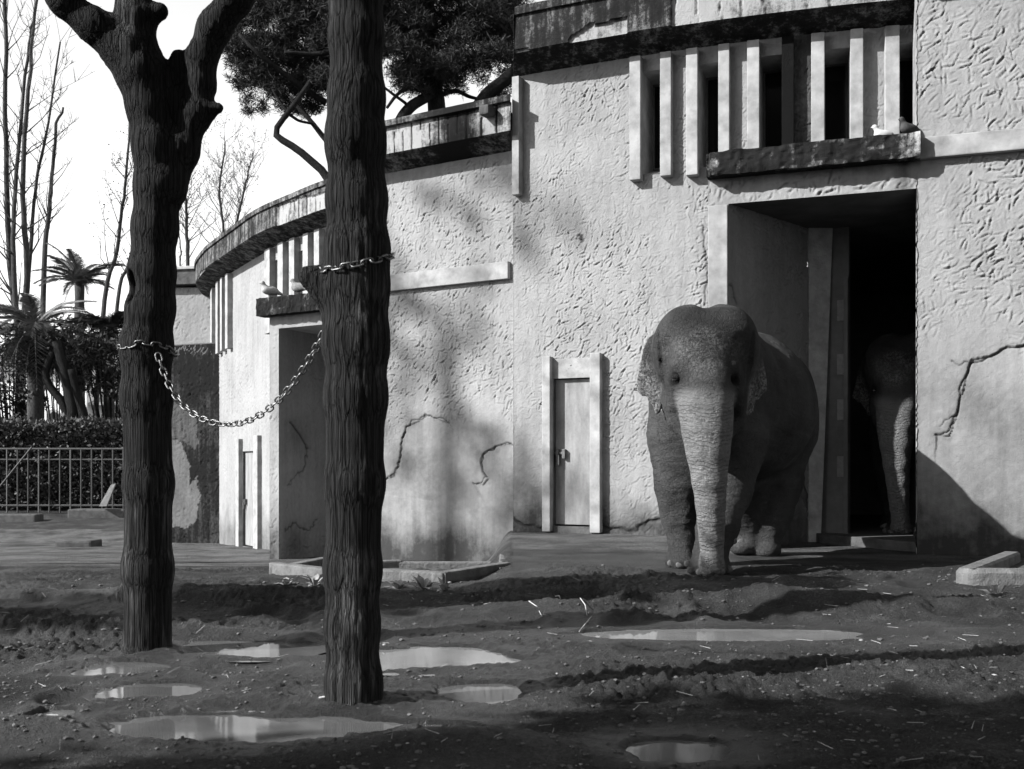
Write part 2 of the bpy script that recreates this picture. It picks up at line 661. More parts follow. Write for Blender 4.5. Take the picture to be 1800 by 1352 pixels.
# ---- plan curves of the walls (left to right seen from the yard)
class Plan:
    def __init__(s, pts, n=600, curved=True):
        q = smooth_curve(pts, n) if curved else np.array([np.array(pts[0]) + (np.array(pts[1]) - np.array(pts[0])) * t for t in np.linspace(0, 1, n)])
        s.p = q[:, :2]
        seg = np.hypot(*np.diff(s.p, axis=0).T)
        s.u = np.concatenate([[0], np.cumsum(seg)])
        t = np.gradient(s.p, s.u, axis=0)
        t /= np.linalg.norm(t, axis=1, keepdims=True)
        s.t = t
        s.nrm = np.stack([t[:, 1], -t[:, 0]], 1)
        s.px = 900 + FPX * s.p[:, 0] / s.p[:, 1]
    def U(s, px):
        """arc length at a picture column (only the near run where the columns grow)"""
        i0 = int(np.argmin(s.px))
        return float(np.interp(px, s.px[i0:], s.u[i0:]))
    def pos(s, u):
        return np.stack([np.interp(u, s.u, s.p[:, k]) for k in (0, 1)], -1)
    def nor(s, u):
        n = np.stack([np.interp(u, s.u, s.nrm[:, k]) for k in (0, 1)], -1)
        return n / np.linalg.norm(n, axis=-1, keepdims=True)
    def at(s, u, off, z):
        q = s.pos(u) + s.nor(u) * off
        return Vector((float(q[0]), float(q[1]), z))
    def Z(s, px, py, off=0.0):
        q = s.at(s.U(px), off, 0)
        return CH - (py - HOR) / FPX * q.y
    def offset(s, off):
        r = Plan.__new__(Plan)
        r.p = s.p + s.nrm * off
        seg = np.hypot(*np.diff(r.p, axis=0).T)
        r.u = np.concatenate([[0], np.cumsum(seg)])
        r.t, r.nrm = s.t, s.nrm
        r.px = 900 + FPX * r.p[:, 0] / r.p[:, 1]
        return r

def snap(a, vals):
    for v in vals:
        i = int(np.argmin(np.abs(a - v)))
        a[i] = v
    return np.sort(a)

def strokes(us, zs, density, length, width, depth, seed, lean=0.9):
    r = np.random.default_rng(seed)
    H = np.zeros((len(us), len(zs)))
    A = (us[-1] - us[0]) * (zs[-1] - zs[0])
    for k in range(int(A * density)):
        cu, cz = r.uniform(us[0], us[-1]), r.uniform(zs[0], zs[-1])
        L = length * r.uniform(0.45, 1.25)
        w = width * r.uniform(0.6, 1.3)
        a = r.normal(lean, 0.8)
        c = r.normal(0, 0.22) / length
        R = L * 0.75 + w * 2
        i0, i1 = np.searchsorted(us, [cu - R, cu + R])
        j0, j1 = np.searchsorted(zs, [cz - R, cz + R])
        if i1 - i0 < 2 or j1 - j0 < 2:
            continue
        X, Z = np.meshgrid(us[i0:i1] - cu, zs[j0:j1] - cz, indexing='ij')
        p = X * math.cos(a) + Z * math.sin(a)
        q = -X * math.sin(a) + Z * math.cos(a) + c * p * p
        env = np.clip(1 - (np.abs(p) / (L * 0.5)) ** 3, 0, 1)
        prof = -np.exp(-(q / w) ** 2) + 0.65 * np.exp(-((q - 1.7 * w) / (1.2 * w)) ** 2)
        H[i0:i1, j0:j1] += depth * r.uniform(0.5, 1.2) * env * prof
    return H

def wall(name, plan, u0, u1, z0, z1, res, parent, holes=(), mat=None, stroke=None, cracks=(), peel=(), dirt_shade_fn=None, smoothfn=None, off=0.0):
    us = np.linspace(u0, u1, max(3, int((u1 - u0) / res) + 1))
    zs = np.linspace(z0, z1, max(3, int((z1 - z0) / res) + 1))
    us = snap(us, [v for h in holes for v in h[:2] if u0 < v < u1])
    zs = snap(zs, [v for h in holes for v in h[2:] if z0 < v < z1])
    U, Zg = np.meshgrid(us, zs, indexing='ij')
    b = plan.pos(U)
    nn = plan.nor(U)
    b = b + nn * off
    px = 900 + FPX * b[..., 0] / b[..., 1]
    py = HOR + FPX * (CH - Zg) / b[..., 1]
    mpp = b[..., 1] / FPX
    q = np.stack([U, Zg, np.zeros_like(U)], -1)
    H = 0.006 * fbm(q * 2.2, 3) + 0.0035 * fbm(q * 14, 3)
    dirt_shade = 0.10 + 0.16 * np.clip(fbm(q * 0.8 + 5, 4), 0, 1)
    if stroke:
        m = smoothfn(px, py, U, Zg) if smoothfn else 1.0
        st2 = (stroke[0] * 1.5, stroke[1] * 0.45, stroke[2] * 0.95, stroke[3] * 0.55, stroke[4] + 100, stroke[5])
        H += (strokes(us, zs, *stroke) + strokes(us, zs, *st2)) * m * (0.35 + 0.9 * sstep(-0.35, 0.3, fbm(q * 0.9 + 31, 3)))
    for poly in peel:
        pts, fade, dep, ck = poly
        ins = inpoly(pts, px, py)
        pd = polydist(ck, px, py) * mpp
        H += np.where(ins, -dep * np.exp(-(pd / fade)), 0)
        dirt_shade += np.where(ins, 0.16 * np.clip(fbm(q * 2.5 + 9, 4) + 0.35, 0, 1), 0)
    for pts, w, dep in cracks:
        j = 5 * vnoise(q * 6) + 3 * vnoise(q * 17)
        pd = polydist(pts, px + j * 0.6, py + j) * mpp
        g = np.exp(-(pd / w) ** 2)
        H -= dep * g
        dirt_shade += 0.55 * g + 0.10 * np.exp(-(pd / (w * 8)) ** 2)  # groove shade put into the crack colour, along with gathered dirt
    if dirt_shade_fn:
        dirt_shade += dirt_shade_fn(px, py, U, Zg, q)
    edge = np.ones_like(H)
    for h in holes:
        dist = np.maximum(np.maximum(h[0] - U, U - h[1]), np.maximum(h[2] - Zg, Zg - h[3]))
        edge *= sstep(0.0, 0.04, dist)
    H *= edge
    V = np.concatenate([b + nn * H[..., None], Zg[..., None]], -1).reshape(-1, 3)
    nu, nz = len(us), len(zs)
    I = np.arange(nu * nz).reshape(nu, nz)
    Q = np.stack([I[:-1, :-1], I[1:, :-1], I[1:, 1:], I[:-1, 1:]], -1)
    cu = 0.5 * (us[:-1] + us[1:])[:, None]
    cz = 0.5 * (zs[:-1] + zs[1:])[None, :]
    keep = np.ones((nu - 1, nz - 1), bool)
    for h in holes:
        keep &= ~((cu > h[0]) & (cu < h[1]) & (cz > h[2]) & (cz < h[3]))
    Q = Q[keep]
    return mesh_np(name, V, Q, mat or M_PLASTER, parent, True, {'dirt_shade': np.clip(dirt_shade, 0, 1).ravel()})

def bar_on(plan, u0, u1, z0, z1, n0, n1, name, mat, parent, bevel=0.008, dirt_shade=None):
    g = Geo()
    V = []
    for u in (u0, u1):
        for nn in (n0, n1):
            for z in (z0, z1):
                V.append(plan.at(u, nn, z))
    g.hexa(V)
    return g.build(name, mat, parent, bevel)

def sweep(name, plan, u0, u1, profile, res, mat, parent, disp=None, dirt_shade=None, m0=0.0, m1=0.0):
    """profile of (offset, z) swept along a plan curve; disp(U, S, px, py) moves it along the wall normal"""
    prof = np.array(profile, float)
    L = np.concatenate([[0], np.cumsum(np.hypot(*np.diff(prof, axis=0).T))])
    ss = np.unique(np.concatenate([np.linspace(0, L[-1], max(3, int(L[-1] / res) + 1)), L]))
    off, zz = np.interp(ss, L, prof[:, 0]), np.interp(ss, L, prof[:, 1])
    us = np.linspace(u0, u1, max(3, int((u1 - u0) / res) + 1))
    U, O = np.meshgrid(us, off, indexing='ij')
    _, Zg = np.meshgrid(us, zz, indexing='ij')
    w_ = (U - u0) / (u1 - u0)
    Us = U + O * (m0 * np.clip(1 - w_ * 6, 0, 1) + m1 * np.clip(w_ * 6 - 5, 0, 1))
    b, nn = plan.pos(Us), plan.nor(Us)
    b = b + (np.maximum(Us - plan.u[-1], 0) + np.minimum(Us, 0))[..., None] * np.where((Us > plan.u[-1])[..., None], plan.t[-1], plan.t[0])
    p = b + nn * O[..., None]
    px = 900 + FPX * p[..., 0] / p[..., 1]
    py = HOR + FPX * (CH - Zg) / p[..., 1]
    q = np.stack([U, Zg, O], -1)
    D = 0.006 * fbm(q * 4, 4)
    dv = np.zeros_like(D)
    if disp:
        d2, dv = disp(U, Zg, O, px, py, q)
        D = D + d2
    V = np.concatenate([p + nn * D[..., None], Zg[..., None]], -1).reshape(-1, 3)
    nu, nz = len(us), len(ss)
    I = np.arange(nu * nz).reshape(nu, nz)
    Q = np.stack([I[:-1, :-1], I[1:, :-1], I[1:, 1:], I[:-1, 1:]], -1).reshape(-1, 4)
    return mesh_np(name, V, Q, mat, parent, False, {'dirt_shade': np.clip(dv, -1, 1).ravel()})

def slot_window(plan, px0, px1, z0, z1, depth, parent, trim, sill_drop=0.12):
    """a tall slot: splayed reveal (the part) with a dark pane and a thin frame as sub-parts"""
    u0, u1 = plan.U(px0), plan.U(px1)
    V, F = [], []
    ins = [(u0, z0, 0.01), (u1, z0, 0.01), (u1, z1, 0.01), (u0, z1, 0.01)]
    bak = [(u0, z0 + sill_drop, -depth), (u1, z0 + sill_drop, -depth), (u1, z1, -depth), (u0, z1, -depth)]
    V = [plan.at(u, o, z) for u, z, o in ins + bak]
    F = [(0, 1, 5, 4), (1, 2, 6, 5), (2, 3, 7, 6), (3, 0, 4, 7)]
    w = mesh_py('window', V, F, trim, parent)
    mesh_py('pane', [plan.at(u, -depth + 0.02, z) for u, z, o in bak], [(0, 1, 2, 3)], M_GLASS, w)
    g = Geo()
    t = 0.025
    for a, b_, c, d_ in ((u0, u0 + t, z0 + sill_drop, z1), (u1 - t, u1, z0 + sill_drop, z1), (u0, u1, z0 + sill_drop, z0 + sill_drop + t), (u0, u1, z1 - t, z1)):
        g.hexa([plan.at(u, o, z) for u in (a, b_) for o in (-depth + 0.022, -depth + 0.06) for z in (c, d_)])
    g.build('frame', M_STEEL, w)
    return (u0, u1, z0, z1)

# ================================================================== ground
PUDDLES = [  # px0, px1, py0 (far), py1 (near)
    (318, 600, 1120, 1152), (600, 905, 1132, 1174), (140, 296, 1158, 1184), (186, 366, 1192, 1227), (52, 132, 1238, 1268),
    (195, 655, 1250, 1303), (765, 915, 1196, 1234), (1015, 1560, 1099, 1127), (1090, 1302, 1294, 1336), (735, 868, 1268, 1300)]
PW = []
for a, b, c, e in PUDDLES:
    df, dn = dg(c), dg(e)
    dc = 0.5 * (df + dn)
    PW.append(((0.5 * (a + b) - 900) / FPX * dc, dc, 0.5 * (b - a) / FPX * dc, 0.5 * (df - dn)))
ZW = -0.016

def pud_field(x, y):
    """<1 inside a puddle"""
    best = np.full(np.shape(x), 9.0)
    q = np.stack([x * 1.3, y * 3.0, np.zeros_like(x)], -1)
    n = fbm(q * 1.6 + 1.7, 4) + 0.22 * fbm(np.stack([x, y, np.zeros_like(x)], -1) * 14, 3)
    for k, (cx, cy, rx, ry) in enumerate(PW):
        best = np.minimum(best, np.sqrt(((x - cx) / rx) ** 2 + ((y - cy) / ry) ** 2) + n * (0.3 if k == 7 else 0.6))
    return best

def macro(x, y):
    left = sstep(0.0, -0.4, x) * (y > 0)
    return left * np.interp(y, [5.5, 7, 9, 12, 15.8, 18.3, 22, 28, 34, 60], [0, -0.012, -0.05, -0.2, -0.46, -0.64, -0.80, -1.04, -0.41, -0.3])

def mound(x, y, px, py, rx, ry, h, z=0.0):
    d = dg(py, z)
    cx = (px - 900) / FPX * d
    return h * np.exp(-((x - cx) / rx) ** 2 - ((y - d) / ry) ** 2)

def ground_h(x, y, detail=True):
    z = macro(x, y)
    if not detail:
        return z, None, None
    q = np.stack([x, y, np.zeros_like(x)], -1)
    m = np.zeros_like(x)
    # dug banks, berms and hollows of the trodden yard
    m += mound(x, y, 90, 1118, 1.0, 0.16, 0.10)
    m += mound(x, y, 60, 1046, 1.5, 0.16, 0.07) - mound(x, y, 120, 1022, 1.8, 0.35, 0.07)
    m += mound(x, y, 450, 1046, 0.9, 0.25, 0.06) - mound(x, y, 420, 1075, 0.9, 0.35, 0.05) + mound(x, y, 330, 1040, 0.35, 0.2, 0.05)
    m += mound(x, y, 760, 1085, 0.9, 0.4, 0.04)
    m += mound(x, y, 1240, 1068, 0.75, 0.22, 0.10) + mound(x, y, 1420, 1070, 0.6, 0.2, 0.075) + mound(x, y, 1650, 1066, 0.9, 0.3, 0.05) + mound(x, y, 1010, 1080, 0.6, 0.4, 0.06)
    m -= mound(x, y, 1055, 1047, 0.28, 0.30, 0.14)
    m += mound(x, y, 1120, 1046, 0.2, 0.3, 0.04)
    m += mound(x, y, 1380, 1030, 0.25, 0.15, 0.06) + mound(x, y, 1430, 1033, 0.3, 0.15, 0.05)
    m += mound(x, y, 840, 1318, 0.32, 0.14, 0.06) + mound(x, y, 700, 1330, 0.3, 0.14, 0.035) + mound(x, y, 60, 1290, 0.4, 0.12, 0.06)
    m += mound(x, y, 1200, 1215, 0.5, 0.2, 0.035) + mound(x, y, 1500, 1170, 0.8, 0.25, 0.03)
    m += mound(x, y, 625, 1238, 0.2, 0.16, 0.025) + mound(x, y, 255, 1140, 0.25, 0.16, 0.03)
    fr = np.random.default_rng(8)
    for k in range(46):
        fy = fr.uniform(4.0, 10.0)
        fx = fr.uniform(-0.42, 0.45) * fy
        a_ = fr.uniform(0.8, 1.2)
        e2 = ((x - fx) / (0.19 * a_)) ** 2 + ((y - fy) / (0.22 * a_)) ** 2
        m += -0.030 * np.exp(-e2 ** 2) + 0.014 * np.exp(-((np.sqrt(e2) - 1.25) / 0.25) ** 2)
    pf = pud_field(x, y)
    near = sstep(1.05, 1.9, pf)
    for cx, cy, rx, ry in PW:
        e = np.sqrt(((x - cx) / (rx + 0.35)) ** 2 + ((y - cy + 0.25) / (ry + 0.5)) ** 2)
        near = near * (0.35 + 0.65 * sstep(0.7, 1.1, e))
    yard = np.where(x < 0, sstep(13.5, 11.5, y), sstep(11.0, 9.3, y))
    n = 0.030 * fbm(q * 1.7, 3) + 0.017 * fbm(q * 6 + 3, 3) + (0.020 * np.abs(fbm(q * 17 + 7, 3)) * 2 + 0.013 * fbm(q * 44, 3)) * (0.35 + 0.9 * sstep(-0.2, 0.3, fbm(q * 1.3 + 21, 3)))
    z = z + yard * (m * sstep(0.9, 1.5, pf) + n * (0.25 + 0.75 * near)) + (1 - yard) * (0.004 * fbm(q * 9, 2) + 0.012 * fbm(q * 2, 2))
    z = z - 0.045 * sstep(1.12, 0.72, pf)
    wet = np.clip(sstep(2.4, 1.1, pf) + 0.55 * sstep(-0.1, 0.25, fbm(q * 0.9, 3)), 0, 1)
    # gravelled concrete apron along the walls
    e = 0.25 * fbm(q * 1.1 + 2, 3)
    apl = sstep(13.2, 13.6, y + e) * (x < 0.0)
    apr = sstep(10.15, 10.5, y + e + 0.36 * (x - 2.0)) * (x > 0.0) * sstep(11.4, 11.7, y + 0.30 * (x - 0.4))
    apr2 = sstep(0, 0.35, y + e - (12.0 - 0.42 * (x - 1.0))) * (x > 0.0)
    pave = np.clip(apl + apr2, 0, 1)
    return z, wet, pave

# fine sheet of the yard
ys = [2.2]
while ys[-1] < 30.0:
    ys.append(ys[-1] * (1.0042 if ys[-1] < 12 else 1.012))
ys = np.array(ys)
ss = np.linspace(-0.66, 0.66, 720)
Yg, Sg = np.meshgrid(ys, ss, indexing='ij')
Xg = Sg * (Yg + 0.8)
gz, gwet, gpave = ground_h(Xg, Yg)
I = np.arange(Xg.size).reshape(Xg.shape)
Q = np.stack([I[:-1, :-1], I[:-1, 1:], I[1:, 1:], I[1:, :-1]], -1).reshape(-1, 4)
gnd = mesh_np('ground', np.stack([Xg, Yg, gz], -1).reshape(-1, 3), Q, M_SOIL, None, True, {'wet': gwet.ravel(), 'pave': gpave.ravel()})
gnd['kind'] = 'structure'
# the land around, reaching the horizon
xs = np.concatenate([-np.geomspace(900, 14, 24), np.linspace(-13, 13, 40), np.geomspace(14, 900, 24)])
yy = np.concatenate([-np.geomspace(400, 4, 14), np.linspace(-3, 30, 50), np.geomspace(31, 1500, 26)])
Y2, X2 = np.meshgrid(yy, xs, indexing='ij')
z2 = macro(X2, Y2)
under = (np.abs(X2) < 0.60 * (Y2 + 0.8)) & (Y2 > 2.6) & (Y2 < 28.5)
z2 = z2 - np.where(under, 0.35, 0.02)
I = np.arange(X2.size).reshape(X2.shape)
Q = np.stack([I[:-1, :-1], I[:-1, 1:], I[1:, 1:], I[1:, :-1]], -1).reshape(-1, 4)
land = mesh_np('terrain', np.stack([X2, Y2, z2], -1).reshape(-1, 3), Q, M_SOIL, None, True, {'wet': np.zeros(X2.size), 'pave': np.zeros(X2.size)})
land['kind'] = 'structure'
for kk, (cx, cy, rx, ry) in enumerate(PW):
    n = 40
    V = [(cx, cy, ZW)] + [(cx + 1.35 * rx * math.cos(2 * math.pi * k / n), cy + 1.35 * ry * math.sin(2 * math.pi * k / n), ZW) for k in range(n)]
    p = mesh_py('puddle', V, [(0, 1 + k, 1 + (k + 1) % n) for k in range(n)], M_SILT if kk in (1, 7) else M_WATER)
    p['kind'] = 'structure'

# ================================================================== the large building (right)
BR = thing('elephant_house', 'tall pale elephant house with curved wall, slot windows and large open doorway', 'building', (2.5, 14.0, 0))
xr = np.linspace(0.017, 7.4, 40)
drumR = Plan([(x, 15.61 - 0.52 * x + 0.03 * x * x, 0) for x in xr])
blkR = Plan([(2.24, 12.2, 0), (2.24 + 2.1 * 3.0, 12.2 - 0.75 * 3.0, 0)], curved=False)
SOF, CT, CBO = 6.62, 7.42, 6.80
OVR = 0.45
holes = []
WINR = [(884, 907), (1130, 1164), (1229, 1265), (1336, 1375), (1449, 1494), (1579, 1620)]
for a, b in WINR:
    ua = drumR.U(a) if a > 902 else 0.0
    holes.append((drumR.U(a) if a > 902 else 0.0, drumR.U(b), 4.98, 6.40))
doorR = (drumR.U(973), drumR.U(1041), 0.10, drumR.Z(1000, 665))
holes.append(doorR)
roomhole = (drumR.U(1408), drumR.u[-1], -0.2, 4.05)
holes.append(roomhole)

def dirt_drumR(px, py, U, Z, q):
    d = 0.75 * sstep(0.7, 0.0, Z + 0.35 * fbm(q * 3, 3)) + 0.2 * np.clip(fbm(q * 0.7 + 3, 4), 0, 1)
    d += 1.9 * np.exp(-((px - 1406) / 20.0) ** 4) * (py < 260) * (0.8 + 0.5 * fbm(q * 5, 3))
    d += 0.3 * sstep(905, 902, px)
    return d
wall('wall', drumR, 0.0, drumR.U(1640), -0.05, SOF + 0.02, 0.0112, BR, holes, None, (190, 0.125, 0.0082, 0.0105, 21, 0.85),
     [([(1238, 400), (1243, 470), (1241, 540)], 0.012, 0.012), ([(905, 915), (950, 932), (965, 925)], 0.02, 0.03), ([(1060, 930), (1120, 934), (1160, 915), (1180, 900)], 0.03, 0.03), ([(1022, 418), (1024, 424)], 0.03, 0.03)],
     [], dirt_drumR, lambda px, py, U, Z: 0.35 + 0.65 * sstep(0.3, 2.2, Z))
for k, (a, b) in enumerate(WINR):
    if k == 0:
        a = 903.0
    slot_window(drumR, a, b, 4.98, 6.40, 0.6, BR, M_TRIM, 0.20)
FINR = [(907, 919), (1111, 1130), (1164, 1183), (1209, 1229), (1265, 1284), (1315, 1336), (1375, 1396), (1426, 1449), (1494, 1516), (1554, 1579)]
for k, (a, b) in enumerate(FINR):
    bar_on(drumR, drumR.U(a), drumR.U(b), 4.88 + 0.012 * (k % 3), SOF - 0.03, -0.02, 0.13, 'fin', M_MOULDTRIM if k == 6 else M_TRIM, BR)

def disp_corR(U, Z, O, px, py, q):
    n = fbm(q * np.array([1.2, 2.4, 0]) + 3, 4)
    lim = np.where(px > 1180, 1.0, np.where((px > 1000) & (px < 1100), 0.28, 0.06))
    zrel = (Z - CBO) / 0.6
    peel = (zrel + 0.35 * n < lim) & (Z > CBO - 0.004) & (O > 0.3) & (Z < CT - 0.1)
    groove = np.exp(-((((U + 0.09 * n) % 0.27) - 0.13) / 0.010) ** 2) * (px > 1140) * (fbm(q * 4, 2) > -0.2)
    d = np.where(peel, -0.045, 0) - 0.02 * groove * peel
    dv = np.where(peel, 0.45 - 0.6 * groove + 0.5 * n, -0.12)
    return d, dv
capR = sweep('cornice', drumR, 0.0, drumR.u[-1], [(-0.02, SOF), (OVR - 0.05, CBO - 0.03), (OVR, CBO), (OVR, CT - 0.12), (OVR + 0.04, CT - 0.11), (OVR + 0.04, CT), (-0.1, CT + 0.03)], 0.03, M_CORNICE, BR, disp_corR, None, 0.55, 0.0)
# roof deck and the end and back walls that close the volume
rp = [drumR.at(u, 0.1, CT - 0.05) for u in np.linspace(0, drumR.u[-1], 14)]
mesh_py('roof', rp + [Vector((8.5, 22, CT - 0.05)), Vector((1.0, 22, CT - 0.05))], [tuple(range(16))], M_CONC_D, BR)
p0 = drumR.at(0.0, OVR, 0)
mesh_py('end_wall', [(0.018, 15.62, -0.3), (1.0, 22, -0.3), (1.0, 22, SOF + 0.2), (0.018, 15.62, SOF + 0.2)], [(0, 1, 2, 3)], M_TRIM, BR)
mesh_py('cornice_end', [(0.02, 15.6 - 1.13 * o, z) for o, z in ((-0.1, SOF), (OVR, CBO), (OVR + 0.04, CT), (-0.1, CT + 0.03))], [(0, 1, 2, 3)], M_CONC_D, BR)
mesh_py('back_wall', [(1.0, 22, -0.3), (8.5, 22, -0.3), (8.5, 22, CT), (1.0, 22, CT)], [(0, 1, 2, 3)], M_TRIM, BR)

# small sheet-metal door with its posts and bolt
dr = bar_on(drumR, doorR[0] + 0.005, doorR[1] - 0.005, 0.12, doorR[3] - 0.01, -0.10, -0.06, 'service_door', M_DOOR, BR, 0.004)
for zz in (0.35, 1.95):
    g = Geo()
    g.hexa([drumR.at(u, o, z) for u in (doorR[1] - 0.03, doorR[1] - 0.006) for o in (-0.06, -0.035) for z in (zz, zz + 0.14)])
    g.build('hinge', M_RUST, dr)
g = Geo()
ul = doorR[0]
zl = drumR.Z(985, 797)
g.hexa([drumR.at(u, o, z) for u in (ul - 0.07, ul + 0.17) for o in (-0.045, -0.015) for z in (zl - 0.015, zl + 0.02)])
for du in (0.03, 0.13):
    g.hexa([drumR.at(u, o, z) for u in (ul + du, ul + du + 0.045) for o in (-0.058, 0.0) for z in (zl - 0.075, zl + 0.06)])
g.hexa([drumR.at(u, o, z) for u in (ul + 0.05, ul + 0.09) for o in (-0.05, 0.012) for z in (zl - 0.17, zl - 0.03)])
g.build('bolt', M_RUST, dr, 0.004)
mesh_py('door_recess', [drumR.at(u, o, z) for u, o, z in ((doorR[0], 0.0, 0.1), (doorR[1], 0.0, 0.1), (doorR[1], 0.0, doorR[3]), (doorR[0], 0.0, doorR[3]), (doorR[0], -0.2, 0.1), (doorR[1], -0.2, 0.1), (doorR[1], -0.2, doorR[3]), (doorR[0], -0.2, doorR[3]))],
        [(0, 1, 5, 4), (1, 2, 6, 5), (2, 3, 7, 6), (3, 0, 4, 7), (4, 5, 6, 7)], M_CONC_D, BR)
for a, b, zt in ((958, 972, 628), (1041, 1059, 622)):
    bar_on(drumR, drumR.U(a), drumR.U(b), 0.02, drumR.Z(a, zt), -0.02, 0.11, 'door_post', M_TRIM, BR, 0.012)
bar_on(drumR, drumR.U(972), drumR.U(1041), doorR[3], doorR[3] + 0.28, -0.02, 0.012, 'door_head', M_TRIM, BR, 0.004)
bar_on(drumR, drumR.U(972), drumR.U(1041), -0.03, 0.10, -0.2, 0.02, 'threshold', M_CONC_D, BR, 0.006)

# portal and the projecting block
SB, ST = 4.20, 4.46
uo0, uo1 = blkR.U(1280), blkR.U(1612)
ublk = uo1
opening = (uo0, uo1, -0.2, 3.93)

def dirt_blkR(px, py, U, Z, q):
    d = 0.85 * sstep(0.7, 0.0, Z + 0.4 * fbm(q * 2.5, 3))
    d += 0.38 * sstep(2.4, 1.4, Z) * np.clip(0.6 + fbm(q * 1.6, 4), 0, 1)
    d += 0.5 * np.exp(-((px - 1590) / 18.0) ** 2) * sstep(300, 288, py) * 0 + 0.6 * np.exp(-((px - 1588) / 14.0) ** 2) * (py > 280) * (py < 335)
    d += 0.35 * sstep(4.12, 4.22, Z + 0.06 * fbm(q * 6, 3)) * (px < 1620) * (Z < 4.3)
    return d
CRK = [(1800, 606), (1770, 611), (1740, 625), (1706, 632), (1697, 665), (1688, 700), (1680, 735), (1668, 765), (1645, 766)]
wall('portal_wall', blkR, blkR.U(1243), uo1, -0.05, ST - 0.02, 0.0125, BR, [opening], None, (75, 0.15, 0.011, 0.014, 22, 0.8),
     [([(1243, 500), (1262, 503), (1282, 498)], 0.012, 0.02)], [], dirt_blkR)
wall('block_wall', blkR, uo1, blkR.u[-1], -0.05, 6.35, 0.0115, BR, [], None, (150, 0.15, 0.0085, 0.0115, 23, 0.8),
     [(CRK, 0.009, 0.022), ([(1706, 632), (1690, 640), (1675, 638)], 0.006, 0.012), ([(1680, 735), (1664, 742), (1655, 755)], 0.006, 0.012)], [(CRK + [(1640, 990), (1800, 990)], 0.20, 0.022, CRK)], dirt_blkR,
     lambda px, py, U, Z: sstep(2.0, 2.9, Z + 0.3 * np.sin(U * 4)) * 0.92 + 0.08 * (Z > 0.2))
# eroded front edge of the block where it meets the doorway: side face of the block
rr = np.random.default_rng(5)
zz = np.linspace(-0.05, 6.35, 220)
V, F = [], []
for i, z in enumerate(zz):
    j = 0.010 * rr.uniform(-1, 1) - 0.035 * math.exp(-((z - 0.55) / 0.16) ** 2) + 0.03 * math.exp(-((z - 0.2) / 0.1) ** 2)
    V.append(blkR.at(uo1 - 0.004 - j, 0.008, z))
    V.append(blkR.at(uo1 - 0.004, -0.42 if z < 3.93 else -2.6, z))
for i in range(len(zz) - 1):
    F.append((2 * i, 2 * i + 1, 2 * i + 3, 2 * i + 2))
mesh_py('block_side', V, F, M_TRIM, BR)
bar_on(blkR, uo1 + 0.005, blkR.u[-1], ST - 0.235, ST - 0.01, -0.02, 0.09, 'band', M_TRIM, BR, 0.012)
sweep('block_cornice', blkR, uo1 - 0.25, blkR.u[-1], [(-0.02, 6.26), (0.42, 6.30), (0.42, 6.85), (-0.4, 6.88)], 0.04, M_CORNICE, BR)
mesh_py('block_roof', [blkR.at(uo1 - 0.25, 0.3, 6.86), blkR.at(blkR.u[-1], 0.3, 6.86), Vector((10.5, 15, 6.86)), Vector((5.6, 15, 6.86))], [(0, 1, 2, 3)], M_CONC_D, BR)
# canopy slab over the portal: rough mouldy edge
us = np.linspace(blkR.U(1224), uo1 + 0.03, 130)
zl = np.linspace(0, 1, 14)
V, D = [], []
for i, u in enumerate(us):
    for j, t in enumerate(zl):
        q = np.array([u * 6, t * 2, 0.3])
        n = float(vnoise(q)) * 0.022 + float(vnoise(q * 3.1)) * 0.012
        off = 0.20 + n - 0.05 * max(0, 0.25 - t) - (0.06 if i < 3 else 0) * (1 + float(vnoise(q * 2)))
        V.append(blkR.at(u, off, SB + 0.02 + (ST - SB) * t + 0.012 * float(vnoise(q * 1.7)) * (1 if j in (0, 13) else 0)))
        D.append(0.6 * max(0.0, (u - uo1 + 0.3) / 0.3) + 0.25 * (float(vnoise(np.array([u * 2.2, t * 2, 9.1]))) > 0.42))
n0 = len(V)
for u in us:
    V.append(blkR.at(u, -0.05, SB + 0.02)); D.append(0)
for u in us:
    V.append(blkR.at(u, -2.2, ST)); D.append(0)
F = []
nz = len(zl)
for i in range(len(us) - 1):
    for j in range(nz - 1):
        F.append((i * nz + j, (i + 1) * nz + j, (i + 1) * nz + j + 1, i * nz + j + 1))
    F.append((n0 + i, n0 + i + 1, (i + 1) * nz, i * nz))
    k = n0 + len(us) + i
    F.append((i * nz + nz - 1, (i + 1) * nz + nz - 1, k + 1, k))
F += [(j, j + 1, n0 + len(us), n0) if False else (j, j + 1, n0 + len(us)) for j in range(nz - 1)]
F.append((0, n0 + len(us), n0))
mesh_np('canopy_slab', V, [f if len(f) == 4 else (f[0], f[1], f[2], f[2]) for f in F if len(f) == 4], M_SLAB, BR, False, {'dirt_shade': D})
mesh_py('slab_end', [V[j] for j in range(nz)] + [V[n0 + len(us)], V[n0]], [tuple(range(nz + 2))], M_SLAB, BR)
mesh_py('portal_side', [blkR.at(blkR.U(1243), 0.0, -0.05), blkR.at(blkR.U(1243), -2.0, -0.05), blkR.at(blkR.U(1243), -2.0, SB + 0.05), blkR.at(blkR.U(1243), 0.0, SB + 0.05)], [(0, 1, 2, 3)], M_TRIM, BR)
bar_on(blkR, blkR.U(1243) - 0.02, blkR.U(1279), 0.0, 3.92, 0.0, 0.022, 'jamb_strip', M_TRIM, BR, 0.008)

